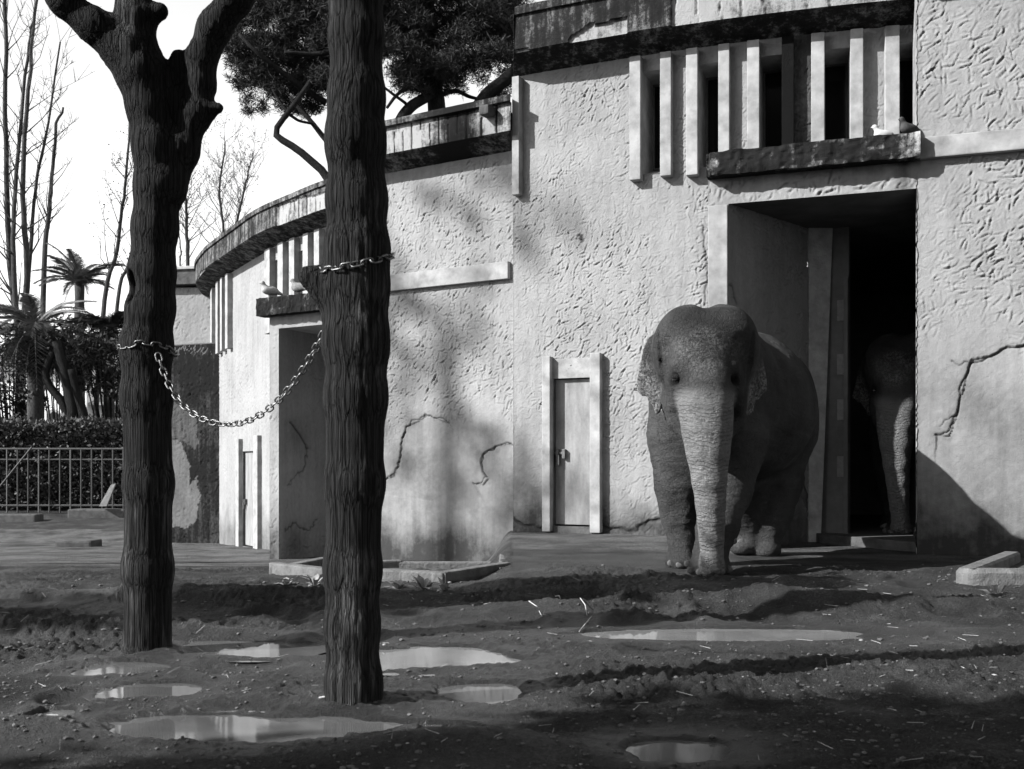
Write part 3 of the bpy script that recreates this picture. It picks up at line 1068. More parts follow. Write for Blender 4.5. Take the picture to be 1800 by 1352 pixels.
# doorway: splayed left reveal, post, steel leaf with plates, dark room
fa = blkR.at(uo0, 0.0, 0)
fb = Vector(((1420 - 900) / FPX * 13.4, 13.4, 0))
fc = Vector(((1441 - 900) / FPX * 13.45, 13.45, 0))
revP = Plan([tuple(fa), tuple(fb)], curved=False)
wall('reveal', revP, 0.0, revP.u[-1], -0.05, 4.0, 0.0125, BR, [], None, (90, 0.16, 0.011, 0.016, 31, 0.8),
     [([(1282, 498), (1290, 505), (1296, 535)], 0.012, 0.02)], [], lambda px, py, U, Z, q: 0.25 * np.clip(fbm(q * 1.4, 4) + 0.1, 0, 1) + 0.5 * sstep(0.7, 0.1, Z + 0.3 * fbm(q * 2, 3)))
g = Geo()
g.hexa([Vector((x, y, z)) for x, y in ((fb.x, fb.y - 0.03), (fb.x + 0.02, fb.y + 0.3)) for dx in (0, 0.155) for z in (-0.05, 4.0) for x, y in ((x + dx, y),)])
g.build('jamb_post', M_CONC, BR, 0.012)
la, lb = Vector((fc.x + 0.005, 13.5, 0)), Vector(((1492 - 900) / FPX * 13.3, 13.3, 0))
g = Geo()
tl = (lb - la).normalized()
nl = Vector((tl.y, -tl.x, 0))
g.hexa([p + o + Vector((0, 0, z)) for p in (la, lb) for o in (nl * 0.0, -nl * 0.08) for z in (0.05, 3.95)])
leaf = g.build('steel_leaf', M_STEEL, BR, 0.006)
g = Geo()
pl_ = [la.lerp(lb, 0.86), la.lerp(lb, 1.0)]
g.hexa([p + o + Vector((0, 0, z)) for p in pl_ for o in (nl * 0.004, nl * 0.05) for z in (0.06, 3.3)])
g.build('edge_angle', M_STEEL, leaf, 0.004)
for yv in (545, 640, 720, 820):
    zc = CH - (yv - HOR) / FPX * 13.3
    g = Geo()
    pa, pb = la.lerp(lb, 0.62), la.lerp(lb, 0.85)
    g.hexa([p + o + Vector((0, 0, z)) for p in (pa, pb) for o in (nl * 0.002, nl * 0.02) for z in (zc - 0.13, zc + 0.13)])
    pt = g.build('hinge_plate', M_PLATE, leaf, 0.003)
rx0, rx1, ry1 = fc.x, 8.2, 18.5
CE = 4.02
blkin = lambda u, o=-0.42: blkR.at(u, o, 0)
Ra, Rb, Rc = Vector((rx0 + 0.3, 13.55, 0)), Vector((rx0 + 0.3, ry1, 0)), Vector((rx1, ry1, 0))
Rd, Re = blkin(blkR.u[-1] - 0.5), blkin(uo1)
ring = [Ra, Rb, Rc, Rd, Re]
V = [p + Vector((0, 0, 0.11)) for p in ring] + [p + Vector((0, 0, CE)) for p in ring]
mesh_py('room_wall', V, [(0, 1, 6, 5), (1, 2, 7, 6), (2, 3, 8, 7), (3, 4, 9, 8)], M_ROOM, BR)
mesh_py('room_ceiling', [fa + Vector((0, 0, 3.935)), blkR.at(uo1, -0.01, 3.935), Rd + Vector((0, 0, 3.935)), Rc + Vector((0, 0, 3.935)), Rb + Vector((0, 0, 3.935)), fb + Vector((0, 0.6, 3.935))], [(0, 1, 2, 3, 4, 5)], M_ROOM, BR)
g = Geo()
sa, sb_ = Vector(((1440 - 900) / FPX * 13.2, 13.2, 0)), blkR.at(uo1, -0.35, 0)
V8 = []
for p, q2 in ((sa, Rb), (sb_, Rc)):
    for pp in (p, q2):
        for z in (-0.1, 0.115):
            V8.append(pp + Vector((0, 0, z)))
g.hexa(V8)
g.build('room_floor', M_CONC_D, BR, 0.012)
adopt(BR)

# ================================================================== the lower building (left)
BL = thing('pavilion', 'lower pale pavilion with rounded wall and broken cornice behind the two dead trees', 'building', (-3.6, 18.0, -0.5))
K = 1.5
ZL = lambda z: CH + (z - CH) * K
outer = [(-5.9, 23.0), (-5.92, 21.6), (-5.84, 20.4), (-5.68, 19.3), (-5.47, 18.5), (-5.0, 17.4), (-4.61, 16.67), (-4.12, 15.8), (-3.51, 14.75), (-2.85, 13.9), (-2.31, 13.26), (-1.6, 12.62), (-0.9, 12.1)]
drumLo = Plan([(x * K, y * K, 0) for x, y in outer])
OVL = 0.5
drumL = drumLo.offset(-OVL)
blkL = Plan([((-0.015 - 0.854 * 3.4) * K, (10.55 + 0.52 * 3.4) * K, 0), (-0.015 * K + 0.08, 10.55 * K - 0.049, 0)], curved=False)
uE = blkL.u[-1] - 0.094
SFL, CBL, CTL = ZL(4.06), ZL(4.17), ZL(4.50)
W0, W1 = ZL(2.98), ZL(3.86)
ZB = -1.2
WINL = [(372, 377), (384, 388), (393, 396), (401, 405), (484, 498), (527, 542), (571, 590)]
holes = [(drumL.U(a), drumL.U(b), W0, W1) for a, b in WINL]
dl = (drumL.U(427), drumL.U(452), drumL.Z(440, 963), drumL.Z(440, 793))
holes.append(dl)
holes.append((drumL.U(560), drumL.u[-1], ZB, ZL(2.5)))

def dirt_L(px, py, U, Z, q):
    d = 0.5 * sstep(0.1, -0.7, Z + 0.35 * fbm(q * 3, 3))
    return d
wall('wall', drumL, drumL.U(367) - 3.5, drumL.u[-1], ZB, SFL + 0.02, 0.021, BL, holes, None, (90, 0.13, 0.013, 0.011, 41, 0.9), [], [], dirt_L,
     lambda px, py, U, Z: 0.4 + 0.6 * sstep(-0.4, 1.2, Z))
for a, b in WINL:
    slot_window(drumL, a, b, W0, W1, 0.45, BL, M_TRIM, 0.15)
for a, b in ((367, 372), (377, 381), (388, 391.5), (396, 399), (405, 409), (475, 484), (498, 507), (518, 527), (542, 551), (562, 571)):
    bar_on(drumL, drumL.U(a), drumL.U(b), ZL(2.84), SFL - 0.03, -0.02, 0.13, 'fin', M_TRIM, BL, 0.006)

def disp_corL(U, Z, O, px, py, q):
    n = fbm(q * np.array([1.1, 2.1, 0]) + 13, 4)
    zrel = (Z - CBL) / 0.40
    lim = np.where(px > 660, 1.3, np.where((px > 485) & (px < 600), 0.85, -0.1))
    peel = (zrel + 0.5 * n < lim) & (Z > CBL - 0.004) & (O > 0.2) & (Z < CTL - 0.1)
    groove = np.exp(-((((U + 0.03 * n) % 0.167) - 0.08) / 0.012) ** 2) * (px > 440) * (fbm(q * 5, 2) > -0.25)
    d = np.where(peel, -0.03, 0) - 0.016 * groove * peel
    stain = 0.8 * np.exp(-((px - 800) / 28.0) ** 2)
    dv = np.where(peel, 0.45 - 0.6 * groove + 0.5 * n, 0.0) - stain
    return d, dv
profL = lambda o: [(-0.02, SFL), (o - 0.03, CBL - 0.02), (o, CBL), (o, CTL - 0.10), (o + 0.04, CTL - 0.09), (o + 0.04, CTL), (0.0, CTL + 0.02)]
sweep('cornice', drumL, drumL.U(367) - 4.5, drumL.u[-1], profL(OVL), 0.03, M_CORNICE, BL, disp_corL)
uoL0, uoL1 = blkL.U(490), blkL.U(612)
opL = (uoL0, uoL1, ZB, ZL(2.52))
SBL, STL = ZL(2.66), ZL(2.86)
CR1 = [(672, 842), (692, 838), (700, 815), (706, 770), (714, 750), (735, 740), (750, 730), (765, 735), (790, 745)]
CR2 = [(900, 778), (870, 785), (850, 795), (843, 810), (848, 830), (857, 842), (848, 852), (832, 850)]

def dirt_blkL(px, py, U, Z, q):
    d = 0.75 * sstep(0.3, -0.5, Z + 0.3 * fbm(q * 2.5, 3))
    d += 0.34 * sstep(1.9, 0.9, Z + 0.35 * fbm(q * 1.5 + 4, 3)) * np.clip(0.65 + fbm(q * 2.2, 4), 0, 1)
    d += 0.4 * np.exp(-(((px - 855) / 25.0) ** 2 + ((py - 755) / 14.0) ** 2))
    return d
wall('portal_wall', blkL, blkL.U(474), blkL.U(612), ZB, STL - 0.02, 0.018, BL, [opL], None, (70, 0.15, 0.012, 0.014, 42, 0.9), [], [], dirt_blkL)
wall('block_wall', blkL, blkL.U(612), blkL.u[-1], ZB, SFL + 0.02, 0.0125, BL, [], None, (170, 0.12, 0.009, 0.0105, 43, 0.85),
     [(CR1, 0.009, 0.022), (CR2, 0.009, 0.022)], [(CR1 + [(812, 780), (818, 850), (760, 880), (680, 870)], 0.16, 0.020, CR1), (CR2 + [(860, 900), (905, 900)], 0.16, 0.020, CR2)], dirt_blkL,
     lambda px, py, U, Z: sstep(1.2, 2.1, Z + 0.3 * np.sin(U * 5)) * 0.94 + 0.06)
sweep('block_cornice', blkL, blkL.U(612), uE, profL(0.44), 0.017, M_CORNICE, BL, disp_corL, None, 0.0, 0.609)
ec = blkL.at(uE, 0, 0)
mesh_py('cornice_end', [(ec.x, ec.y - 1.17 * o, z) for o, z in profL(0.44)], [tuple(range(7))], M_CONC_D, BL)
bar_on(blkL, blkL.U(612), uE, ZL(2.80), ZL(2.97), -0.02, 0.08, 'band', M_TRIM, BL, 0.006)
bar_on(blkL, blkL.U(880), uE - 0.01, CTL - 0.26, CTL - 0.12, 0.40, 0.60, 'scupper', M_CONC_D, BL, 0.03)
# canopy slab
us = np.linspace(blkL.U(463), blkL.U(612), 70)
V, D = [], []
nz = 10
for i, u in enumerate(us):
    for j in range(nz):
        t = j / (nz - 1)
        q = np.array([u * 9, t * 2, 2.3])
        off = 0.2 + 0.022 * float(vnoise(q)) + 0.010 * float(vnoise(q * 3)) - (0.03 if i < 2 else 0)
        V.append(blkL.at(u, off, SBL + (STL - SBL) * t + 0.008 * float(vnoise(q * 2))))
        D.append(0.3 * (float(vnoise(np.array([u * 4, t * 3, 1.1]))) > 0.5))
n0 = len(V)
for u in us:
    V.append(blkL.at(u, -0.03, SBL)); D.append(0)
for u in us:
    V.append(blkL.at(u, -2.7, STL)); D.append(0)
F = []
for i in range(len(us) - 1):
    for j in range(nz - 1):
        F.append((i * nz + j, (i + 1) * nz + j, (i + 1) * nz + j + 1, i * nz + j + 1))
    F.append((n0 + i, n0 + i + 1, (i + 1) * nz, i * nz))
    k = n0 + len(us) + i
    F.append((i * nz + nz - 1, (i + 1) * nz + nz - 1, k + 1, k))
mesh_np('canopy_slab', V, F, M_SLAB, BL, False, {'dirt_shade': D})
mesh_py('slab_end', [V[j] for j in range(nz)] + [V[n0 + len(us)], V[n0]], [tuple(range(nz + 2))], M_SLAB, BL)
fa = blkL.at(uoL0, 0, 0)
fb = Vector(((604 - 900) / FPX * 13.3 * K, 13.3 * K, 0))
revL = Plan([tuple(fa), tuple(fb)], curved=False)
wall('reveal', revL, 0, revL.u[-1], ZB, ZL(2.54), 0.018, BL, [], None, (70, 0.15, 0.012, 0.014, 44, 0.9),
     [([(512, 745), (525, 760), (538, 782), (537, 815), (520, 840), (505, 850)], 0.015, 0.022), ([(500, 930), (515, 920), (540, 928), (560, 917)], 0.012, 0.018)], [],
     lambda px, py, U, Z, q: 0.55 * np.exp(-(((px - 518) / 20.0) ** 2 + ((py - 955) / 30.0) ** 2)) + 0.3 * np.exp(-(((px - 520) / 22.0) ** 2 + ((py - 770) / 40.0) ** 2)))
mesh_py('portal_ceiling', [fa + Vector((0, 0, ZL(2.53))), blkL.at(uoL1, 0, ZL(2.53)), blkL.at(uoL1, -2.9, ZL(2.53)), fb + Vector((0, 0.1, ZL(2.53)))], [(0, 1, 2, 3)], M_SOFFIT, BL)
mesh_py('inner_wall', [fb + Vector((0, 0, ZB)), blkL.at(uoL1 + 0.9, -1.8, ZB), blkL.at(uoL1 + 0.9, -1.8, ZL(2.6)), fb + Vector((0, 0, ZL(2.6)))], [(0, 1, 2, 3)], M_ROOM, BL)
mesh_py('block_side', [blkL.at(uoL1, o, z) for o, z in ((0.0, ZB), (-1.9, ZB), (-1.9, SFL), (0.0, SFL))], [(0, 1, 2, 3)], M_TRIM, BL)
mesh_py('portal_side', [blkL.at(blkL.U(474), o, z) for o, z in ((0.0, ZB), (-2.7, ZB), (-2.7, SBL), (0.0, SBL))], [(0, 1, 2, 3)], M_TRIM, BL)
e0 = blkL.at(blkL.u[-1], 0, 0)
mesh_py('end_wall', [(e0.x - 0.001, e0.y, ZB), (-0.06, 17, ZB), (-0.06, 17, CTL), (e0.x - 0.001, e0.y, CTL)], [(0, 1, 2, 3)], M_TRIM, BL)
rp = [drumL.at(u, 0.1, CTL - 0.03) for u in np.linspace(0.5, drumL.U(612), 14)]
mesh_py('roof', rp + [blkL.at(blkL.U(612), 0.2, CTL - 0.03), blkL.at(blkL.u[-1], 0.2, CTL - 0.03), Vector((-0.06, 17, CTL - 0.03)), Vector((-0.06, 33, CTL - 0.03))], [tuple(range(18))], M_CONC_D, BL)
dr = bar_on(drumL, dl[0] + 0.004, dl[1] - 0.004, dl[2] + 0.03, dl[3] - 0.005, -0.10, -0.06, 'service_door', M_DOOR, BL, 0.003)
g = Geo()
zl_ = drumL.Z(430, 882)
g.hexa([drumL.at(u, o, z) for u in (dl[0] - 0.05, dl[0] + 0.16) for o in (-0.05, -0.015) for z in (zl_ - 0.015, zl_ + 0.02)])
for du in (0.03, 0.12):
    g.hexa([drumL.at(u, o, z) for u in (dl[0] + du, dl[0] + du + 0.045) for o in (-0.058, 0.0) for z in (zl_ - 0.07, zl_ + 0.06)])
g.hexa([drumL.at(u, o, z) for u in (dl[0] + 0.045, dl[0] + 0.08) for o in (-0.05, 0.012) for z in (zl_ - 0.17, zl_ - 0.03)])
g.build('bolt', M_RUST, dr, 0.003)
mesh_py('door_recess', [drumL.at(u, o, z) for o in (0.0, -0.2) for u, z in ((dl[0], dl[2]), (dl[1], dl[2]), (dl[1], dl[3]), (dl[0], dl[3]))],
        [(0, 1, 5, 4), (1, 2, 6, 5), (2, 3, 7, 6), (3, 0, 4, 7), (4, 5, 6, 7)], M_CONC_D, BL)
for a, b, zt in ((421.5, 426.5, 772), (452.5, 460, 766)):
    bar_on(drumL, drumL.U(a), drumL.U(b), drumL.Z(440, 972), drumL.Z(a, zt), -0.02, 0.10, 'door_post', M_TRIM, BL, 0.008)
adopt(BL)

# ---- flat annex behind the rounded corner, with the screen wall, shade in its dark colour, in front of it
AX = thing('annex', 'small flat roofed annex with dark parapet behind the rounded corner', 'building', (-9.4, 29.4, -1.0))
axP = Plan([(P(262, 0, 30.4).x, 30.4, 0), (P(400, 0, 30.0).x, 30.0, 0)], curved=False)
wall('wall', axP, 0, axP.u[-1], -1.4, 6.0, 0.03, AX, [], None, (60, 0.18, 0.016, 0.016, 51, 0.9))
zt = CH + (HOR - 466) / FPX * 29.8
bar_on(axP, -0.05, axP.u[-1] + 0.05, zt - 0.5, zt - 0.09, -0.4, 0.22, 'parapet', M_CONC_D, AX, 0.01)
bar_on(axP, -0.08, axP.u[-1] + 0.08, zt - 0.088, zt, -0.4, 0.28, 'coping', M_CONC, AX, 0.01)
g = Geo()
g.hexa([Vector((axP.at(0, 0, 0).x + dx, 30.42 + dy, z)) for dx in (0, 2.6) for dy in (0.04, 4) for z in (-1.4, zt - 0.15)])
g.build('body', M_TRIM, AX)
adopt(AX)
SWt = thing('screen_wall', 'dark garden wall, shade painted into its colour, with a pale peeled patch beside the left dead tree', 'wall', (-8.0, 27.0, -1.0))
swP = Plan([(P(258, 0, 28.1).x, 28.1, 0), (P(392, 0, 27.2).x, 27.2, 0)], curved=False)
ztop = CH + (HOR - 607) / FPX * 27.7

def shade_peel_sw(px, py, U, Z, q):
    n = 14 * fbm(q * 2.2, 4)
    pale = inpoly([(290, 700), (300, 765), (318, 775), (326, 800), (330, 850), (343, 830), (348, 860), (344, 905), (330, 928), (296, 922), (285, 850)], px + n, py + n)
    mid = inpoly([(285, 640), (300, 700), (345, 735), (352, 780), (335, 790), (318, 775), (285, 760)], px + n, py + n)
    return np.where(pale, 0.35, np.where(mid, 0.62, 0.95))
wall('face', swP, 0, swP.u[-1], -1.4, ztop, 0.03, SWt, [], m_plaster('shaded_plaster', 0.15, 0.008), (55, 0.17, 0.016, 0.016, 52, 0.9), [([(290, 765), (318, 775), (345, 795)], 0.02, 0.02)], [], shade_peel_sw)  # wall's shade put into its near-black colour; peeled patch left paler
bar_on(swP, 0.0, swP.u[-1], ztop - 0.30, ztop + 0.03, -0.35, -0.005, 'coping', M_CONC_D, SWt, 0.03)
bar_on(swP, 0.0, swP.u[-1], -1.4, ztop - 0.3, -0.35, -0.04, 'core', M_CONC_D, SWt)
adopt(SWt)

# ================================================================== basins beside the walls
def kerb_ring(pts, h, w, name, mat, parent, closed=False):
    """low concrete wall following ground points: (x, y, ground z)"""
    n = len(pts)
    rng_ = range(n if closed else n - 1)
    for i in rng_:
        a, b = Vector(pts[i]), Vector(pts[(i + 1) % n])
        t = (b - a); t.z = 0; t.normalize()
        nn = Vector((-t.y, t.x, 0))
        zt = max(a.z, b.z) + h
        g = Geo()
        V8 = []
        for p, e in ((a, -t * 0.02), (b, t * 0.02)):
            for o in (0.0, w):
                for z in (None, 1):
                    q = p + e + nn * o
                    q.z = (p.z - 0.3) if z is None else zt + 0.004 * (i % 2)
                    V8.append(q)
        g.hexa(V8)
        g.build(name, mat, parent, 0.018)

def gz_at(x, y):
    z = float(macro(np.array([x]), np.array([y]))[0])
    return z

def gp(px, d, dz=0.0):
    x = (px - 900) / FPX * d
    return Vector((x, d, gz_at(x, d) + dz))
bs = thing('basin', 'low concrete basin at the foot of the wall behind the right dead tree', 'basin', tuple(gp(700, 10)))
bp = [gp(474, 10.5), gp(600, 9.7), gp(780, 9.3), gp(897, 10.3), gp(897, 11.9), gp(700, 11.9), gp(560, 11.6)]
for p_ in bp:
    p_.z = gz_at(-1.0, p_.y)
M_BASIN = plain('basin_concrete', 0.105, 0.9, 0.4, 7, 0.7, 0.02)
kerb_ring(bp, 0.09, 0.12, 'rim', M_BASIN, bs, True)
mesh_py('bottom', [p + Vector((0, 0, 0.02)) for p in bp], [tuple(range(len(bp)))], M_CONC_D, bs)
adopt(bs)
bs = thing('trough', 'low concrete trough end with rounded corner at the right edge', 'trough', (3.9, 9.0, 0))
cx, cy = (1722 - 900) / FPX * 8.55, 8.62
cor = [Vector((cx + 0.16 * math.cos(a) , cy + 0.16 * math.sin(a), 0)) for a in np.linspace(math.pi, 1.5 * math.pi, 7)]
pts = [Vector((4.75, 10.35, 0))] + cor + [Vector((6.5, 8.25, 0))]
for nm, w0, w1, z0, z1, mt in (('rim', 0.0, 0.16, -0.2, 0.13, M_BASIN),):
    V, F = [], []
    for i, p in enumerate(pts):
        t = (pts[min(i + 1, len(pts) - 1)] - pts[max(i - 1, 0)]).normalized()
        nn = Vector((-t.y, t.x, 0))
        for o, z in ((0, z0), (0, z1 - 0.03), (0.025, z1), (w1 - 0.02, z1), (w1, z1 - 0.02), (w1, z0)):
            V.append(p + nn * o + Vector((0, 0, z + 0.006 * math.sin(i * 2.1))))
    for i in range(len(pts) - 1):
        for j in range(5):
            F.append((i * 6 + j, (i + 1) * 6 + j, (i + 1) * 6 + j + 1, i * 6 + j + 1))
    mesh_py(nm, V, F, mt, bs)
mesh_py('bottom', [p + Vector((0, 0, 0.03)) for p in pts] + [Vector((6.6, 10.4, 0.03))], [tuple(range(len(pts) + 1))], M_CONC_D, bs)
adopt(bs)

# ================================================================== the elephant
def build_elephant():
    S = SDF((0.95, 9.05, -0.03), (3.45, 12.45, 2.7), 0.0135)
    E = lambda px, py, d: np.array(P(px, py, d))
    # trunk of the body
    S.chain([(E(1243, 715, 10.25), 0.56), (E(1306, 722, 10.95), 0.665), (E(1342, 738, 11.55), 0.52)], 0.25)
    S.ell(E(1312, 700, 10.95), (0.52, 0.62, 0.66), 0.2)
    S.ell(E(1352, 700, 11.5), (0.48, 0.5, 0.55), 0.2)
    S.ell(E(1225, 790, 10.25), (0.40, 0.36, 0.45), 0.2)
    # neck and head
    S.chain([(E(1262, 650, 10.35), 0.50), (E(1245, 640, 9.95), 0.45)], 0.2)
    S.ell(E(1240, 625, 9.76), (0.465, 0.40, 0.45), 0.12)
    S.ell(E(1206, 595, 9.74), (0.265, 0.30, 0.285), 0.12)
    S.ell(E(1276, 594, 9.74), (0.265, 0.30, 0.285), 0.12)
    S.ell(E(1240, 665, 9.53), (0.31, 0.22, 0.30), 0.14)
    S.ell(E(1240, 610, 9.46), (0.20, 0.14, 0.17), 0.16)
    S.cone(E(1240, 530, 9.4), E(1240, 530, 10.1), 0.03, 0.03, 0.12, carve=True)
    # trunk
    TR = [(1240, 690, 9.45, 0.235), (1241, 725, 9.38, 0.215), (1243, 760, 9.32, 0.195), (1245, 800, 9.28, 0.165), (1247, 845, 9.26, 0.133), (1249, 885, 9.27, 0.112),
          (1250, 920, 9.29, 0.098), (1251, 950, 9.31, 0.088), (1252, 980, 9.32, 0.080), (1252, 1000, 9.31, 0.074)]
    tr = [(E(a, b, c), r) for a, b, c, r in TR]
    S.chain(tr, 0.09)
    S.ell(E(1252, 1004, 9.26), (0.06, 0.07, 0.035), 0.03)
    # brow ridges, cheekbones and eye sockets set on the surface found along the sight line
    eyes = []
    for sx, ex in ((-1, 1187), (1, 1293)):
        f = S.front(ex, 645)
        S.ell(E(ex + sx * 1, 641, f + 0.06), (0.085, 0.085, 0.055), 0.06)
        f = S.front(ex, 700)
        S.ell(E(ex + sx * 6, 705, f + 0.10), (0.075, 0.13, 0.16), 0.08)
        f = S.front(ex, 667)
        S.ell(E(ex, 667, f + 0.0), (0.062, 0.045, 0.050), 0.03, carve=True)
        S.ell(E(ex, 668, f + 0.045), (0.052, 0.04, 0.042), 0.012)
        S.cone(E(ex - 11, 664, f + 0.012), E(ex + 10, 661, f + 0.012), 0.010, 0.010, 0.015)
        S.cone(E(ex - 10, 675, f + 0.018), E(ex + 9, 677, f + 0.018), 0.009, 0.009, 0.015)
        S.cone(E(ex - 9, 683, f + 0.02), E(ex + 9, 685, f + 0.02), 0.008, 0.008, 0.02)
        eyes.append(E(ex, 668, S.front(ex, 668) + 0.009))
    for ex in (1166, 1314):
        f = S.front(ex, 628)
        S.ell(E(ex, 628, f - 0.05), (0.05, 0.09, 0.13), 0.12, carve=True)
    # jaw and cheeks
    S.chain([(E(1192, 700, 9.75), 0.15), (E(1197, 740, 9.66), 0.105), (E(1213, 768, 9.54), 0.06)], 0.07)
    S.chain([(E(1290, 700, 9.75), 0.15), (E(1287, 740, 9.66), 0.105), (E(1273, 768, 9.54), 0.06)], 0.07)
    S.ell(E(1240, 762, 9.62), (0.20, 0.2, 0.13), 0.07)
    # legs: fore right, fore left (stepping), hind left, hind right (lifted)
    S.chain([(E(1204, 775, 10.22), 0.33), (E(1192, 855, 10.22), 0.195), (E(1196, 905, 10.22), 0.160), (E(1200, 950, 10.20), 0.132)], 0.14)
    S.chain([(E(1200, 950, 10.20), 0.132), (E(1198, 985, 10.15), 0.135)], 0.05)
    S.ell((E(1197, 990, 10.11)[0], 10.11, 0.05), (0.145, 0.165, 0.09), 0.05)
    S.chain([(E(1292, 780, 10.05), 0.31), (E(1277, 865, 9.85), 0.20), (E(1262, 925, 9.68), 0.165), (E(1250, 968, 9.57), 0.148)], 0.14)
    S.chain([(E(1250, 968, 9.57), 0.148), (E(1247, 992, 9.52), 0.165)], 0.05)
    S.ell((E(1247, 998, 9.48)[0], 9.49, 0.05), (0.19, 0.20, 0.10), 0.06)
    S.chain([(E(1368, 770, 11.50), 0.40), (E(1366, 850, 11.40), 0.235), (E(1358, 905, 11.42), 0.175), (E(1348, 950, 11.40), 0.145)], 0.14)
    S.ell((E(1347, 972, 11.36)[0], 11.36, 0.055), (0.15, 0.17, 0.10), 0.06)
    S.chain([(E(1300, 770, 11.35), 0.38), (E(1302, 850, 11.25), 0.22), (E(1306, 905, 11.42), 0.16), (E(1306, 938, 11.45), 0.14)], 0.14)
    S.ell((E(1305, 955, 11.40)[0], 11.40, 0.10), (0.15, 0.17, 0.10), 0.06)
    # tail
    S.chain([(E(1412, 700, 11.95), 0.07), (E(1424, 760, 12.02), 0.045), (E(1414, 800, 12.05), 0.035), (E(1408, 840, 12.05), 0.028), (E(1414, 872, 12.03), 0.030), (E(1418, 892, 12.0), 0.018)], 0.05)
    # ears: thin folded sheets laid back along the neck
    earpoly = []
    for base, yaw, poly in (((1150, 650, 9.86), 0.30, [(1172, 590), (1154, 583), (1140, 593), (1131, 615), (1126, 640), (1121, 662), (1112, 686), (1121, 687), (1128, 696), (1136, 696), (1141, 708), (1147, 712), (1152, 729), (1160, 724), (1165, 705), (1174, 690), (1180, 640)]),
                            ((1331, 650, 9.70), -0.25, [(1306, 590), (1324, 580), (1334, 590), (1340, 615), (1344, 642), (1350, 670), (1350, 688), (1342, 692), (1335, 702), (1327, 704), (1321, 718), (1314, 724), (1309, 712), (1306, 690), (1300, 640)])):
        c = E(*base)
        m = base[2] / FPX
        pl = [((a - base[0]) * m / math.cos(yaw), (base[1] - b) * m) for a, b in poly]
        earpoly.append((poly, base[2]))
        S.sheet(c, (math.cos(yaw), -math.sin(yaw), 0), (0, 0, 1), pl, 0.032, 0.03, -0.5)
    for (xa, ya), (xb, yb) in (((1157, 588), (1163, 640)), ((1163, 640), (1170, 705)), ((1324, 590), (1318, 640)), ((1318, 640), (1309, 706))):
        crease = [(xa + (xb - xa) * t, ya + (yb - ya) * t) for t in np.linspace(0, 1, 9)]
        crease = [(a, b, S.front(a, b)) for a, b in crease]
        for qx, qy, f in crease:
            if f < 9.80:
                S.ell(E(qx, qy, f), (0.022, 0.013, 0.045), 0.016, carve=True)
    nl = []
    for a, b_ in ((1181, 990), (1196, 993), (1211, 991), (1216, 1003), (1232, 1006), (1266, 1005), (1280, 1001), (1288, 951), (1303, 953)):
        nl.append(E(a, b_, S.front(a, b_)))
    V, Q = S.mesh()
    # trunk coordinate for the ring wrinkles
    pts = np.array([p for p, r in tr])
    L = np.concatenate([[0], np.cumsum(np.linalg.norm(np.diff(pts, axis=0), axis=1))])
    best = np.full(len(V), 9.0); tw = np.zeros(len(V))
    for i in range(len(pts) - 1):
        e = pts[i + 1] - pts[i]
        t = np.clip(((V - pts[i]) @ e) / (e @ e), 0, 1)
        d = np.linalg.norm(V - pts[i] - t[:, None] * e, axis=1) - (tr[i][1] + t * (tr[i + 1][1] - tr[i][1]))
        m = d < best
        best = np.where(m, d, best); tw = np.where(m, L[i] + t * (L[i + 1] - L[i]), tw)
    tw = 1.66 - V[:, 2] + 0.25 * np.abs(V[:, 0] - P(1246, 0, 9.3).x)
    tm = sstep(0.06, 0.01, best) * sstep(0.02, 0.2, tw)
    N = vnormals(V, Q)
    hgt = np.clip(V[:, 2], 0, 3)
    body = (1 - tm)
    V = V + N * (0.006 * fbm(V * 6, 3) + 0.008 * fbm(V * np.array([7, 7, 26]), 3) * body * sstep(1.7, 1.2, V[:, 2]) + 0.010 * fbm(V * np.array([11, 11, 4]) + 8, 3) * body * (V[:, 1] > 10.0))[:, None]
    # pale mottling: ear rims, forehead, trunk root
    px = 900 + FPX * V[:, 0] / V[:, 1]
    py = HOR + FPX * (CH - V[:, 2]) / V[:, 1]
    front = V[:, 1] < 10.2
    n1 = fbm(V * 5 + 3, 4)
    pale = np.zeros(len(V))
    for ep, ed in earpoly:
        e_in = inpoly([(a, b) for a, b in ep], px, py) | (polydist(ep + [ep[0]], px, py) < 5)
        ho = np.maximum(px - 1320, 1158 - px)
        pale = np.maximum(pale, e_in * (np.abs(V[:, 1] - ed) < 0.10) * sstep(640, 715, py + 1.2 * ho))
    pale = pale + 0.55 * front * np.exp(-(((py - 590 - 0.004 * (px - 1240) ** 2) / 16) ** 2 + ((px - 1245) / 45) ** 2))
    pale = pale + 0.4 * front * np.exp(-(((py - 628 - 14 * np.cos((px - 1240) / 18)) / 22) ** 2 + ((px - 1240) / 55) ** 2))
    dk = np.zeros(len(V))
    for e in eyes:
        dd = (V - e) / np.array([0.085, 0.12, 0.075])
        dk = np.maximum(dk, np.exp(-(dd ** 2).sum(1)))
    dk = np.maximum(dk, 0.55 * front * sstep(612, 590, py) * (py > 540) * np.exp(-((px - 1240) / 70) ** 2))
    pale = pale + 0.45 * tm * sstep(0.05, 0.35, tw)
    return V, Q, {'tw': tw, 'tm': tm, 'pale': np.clip(pale, 0, 1), 'dk': dk}, eyes, nl

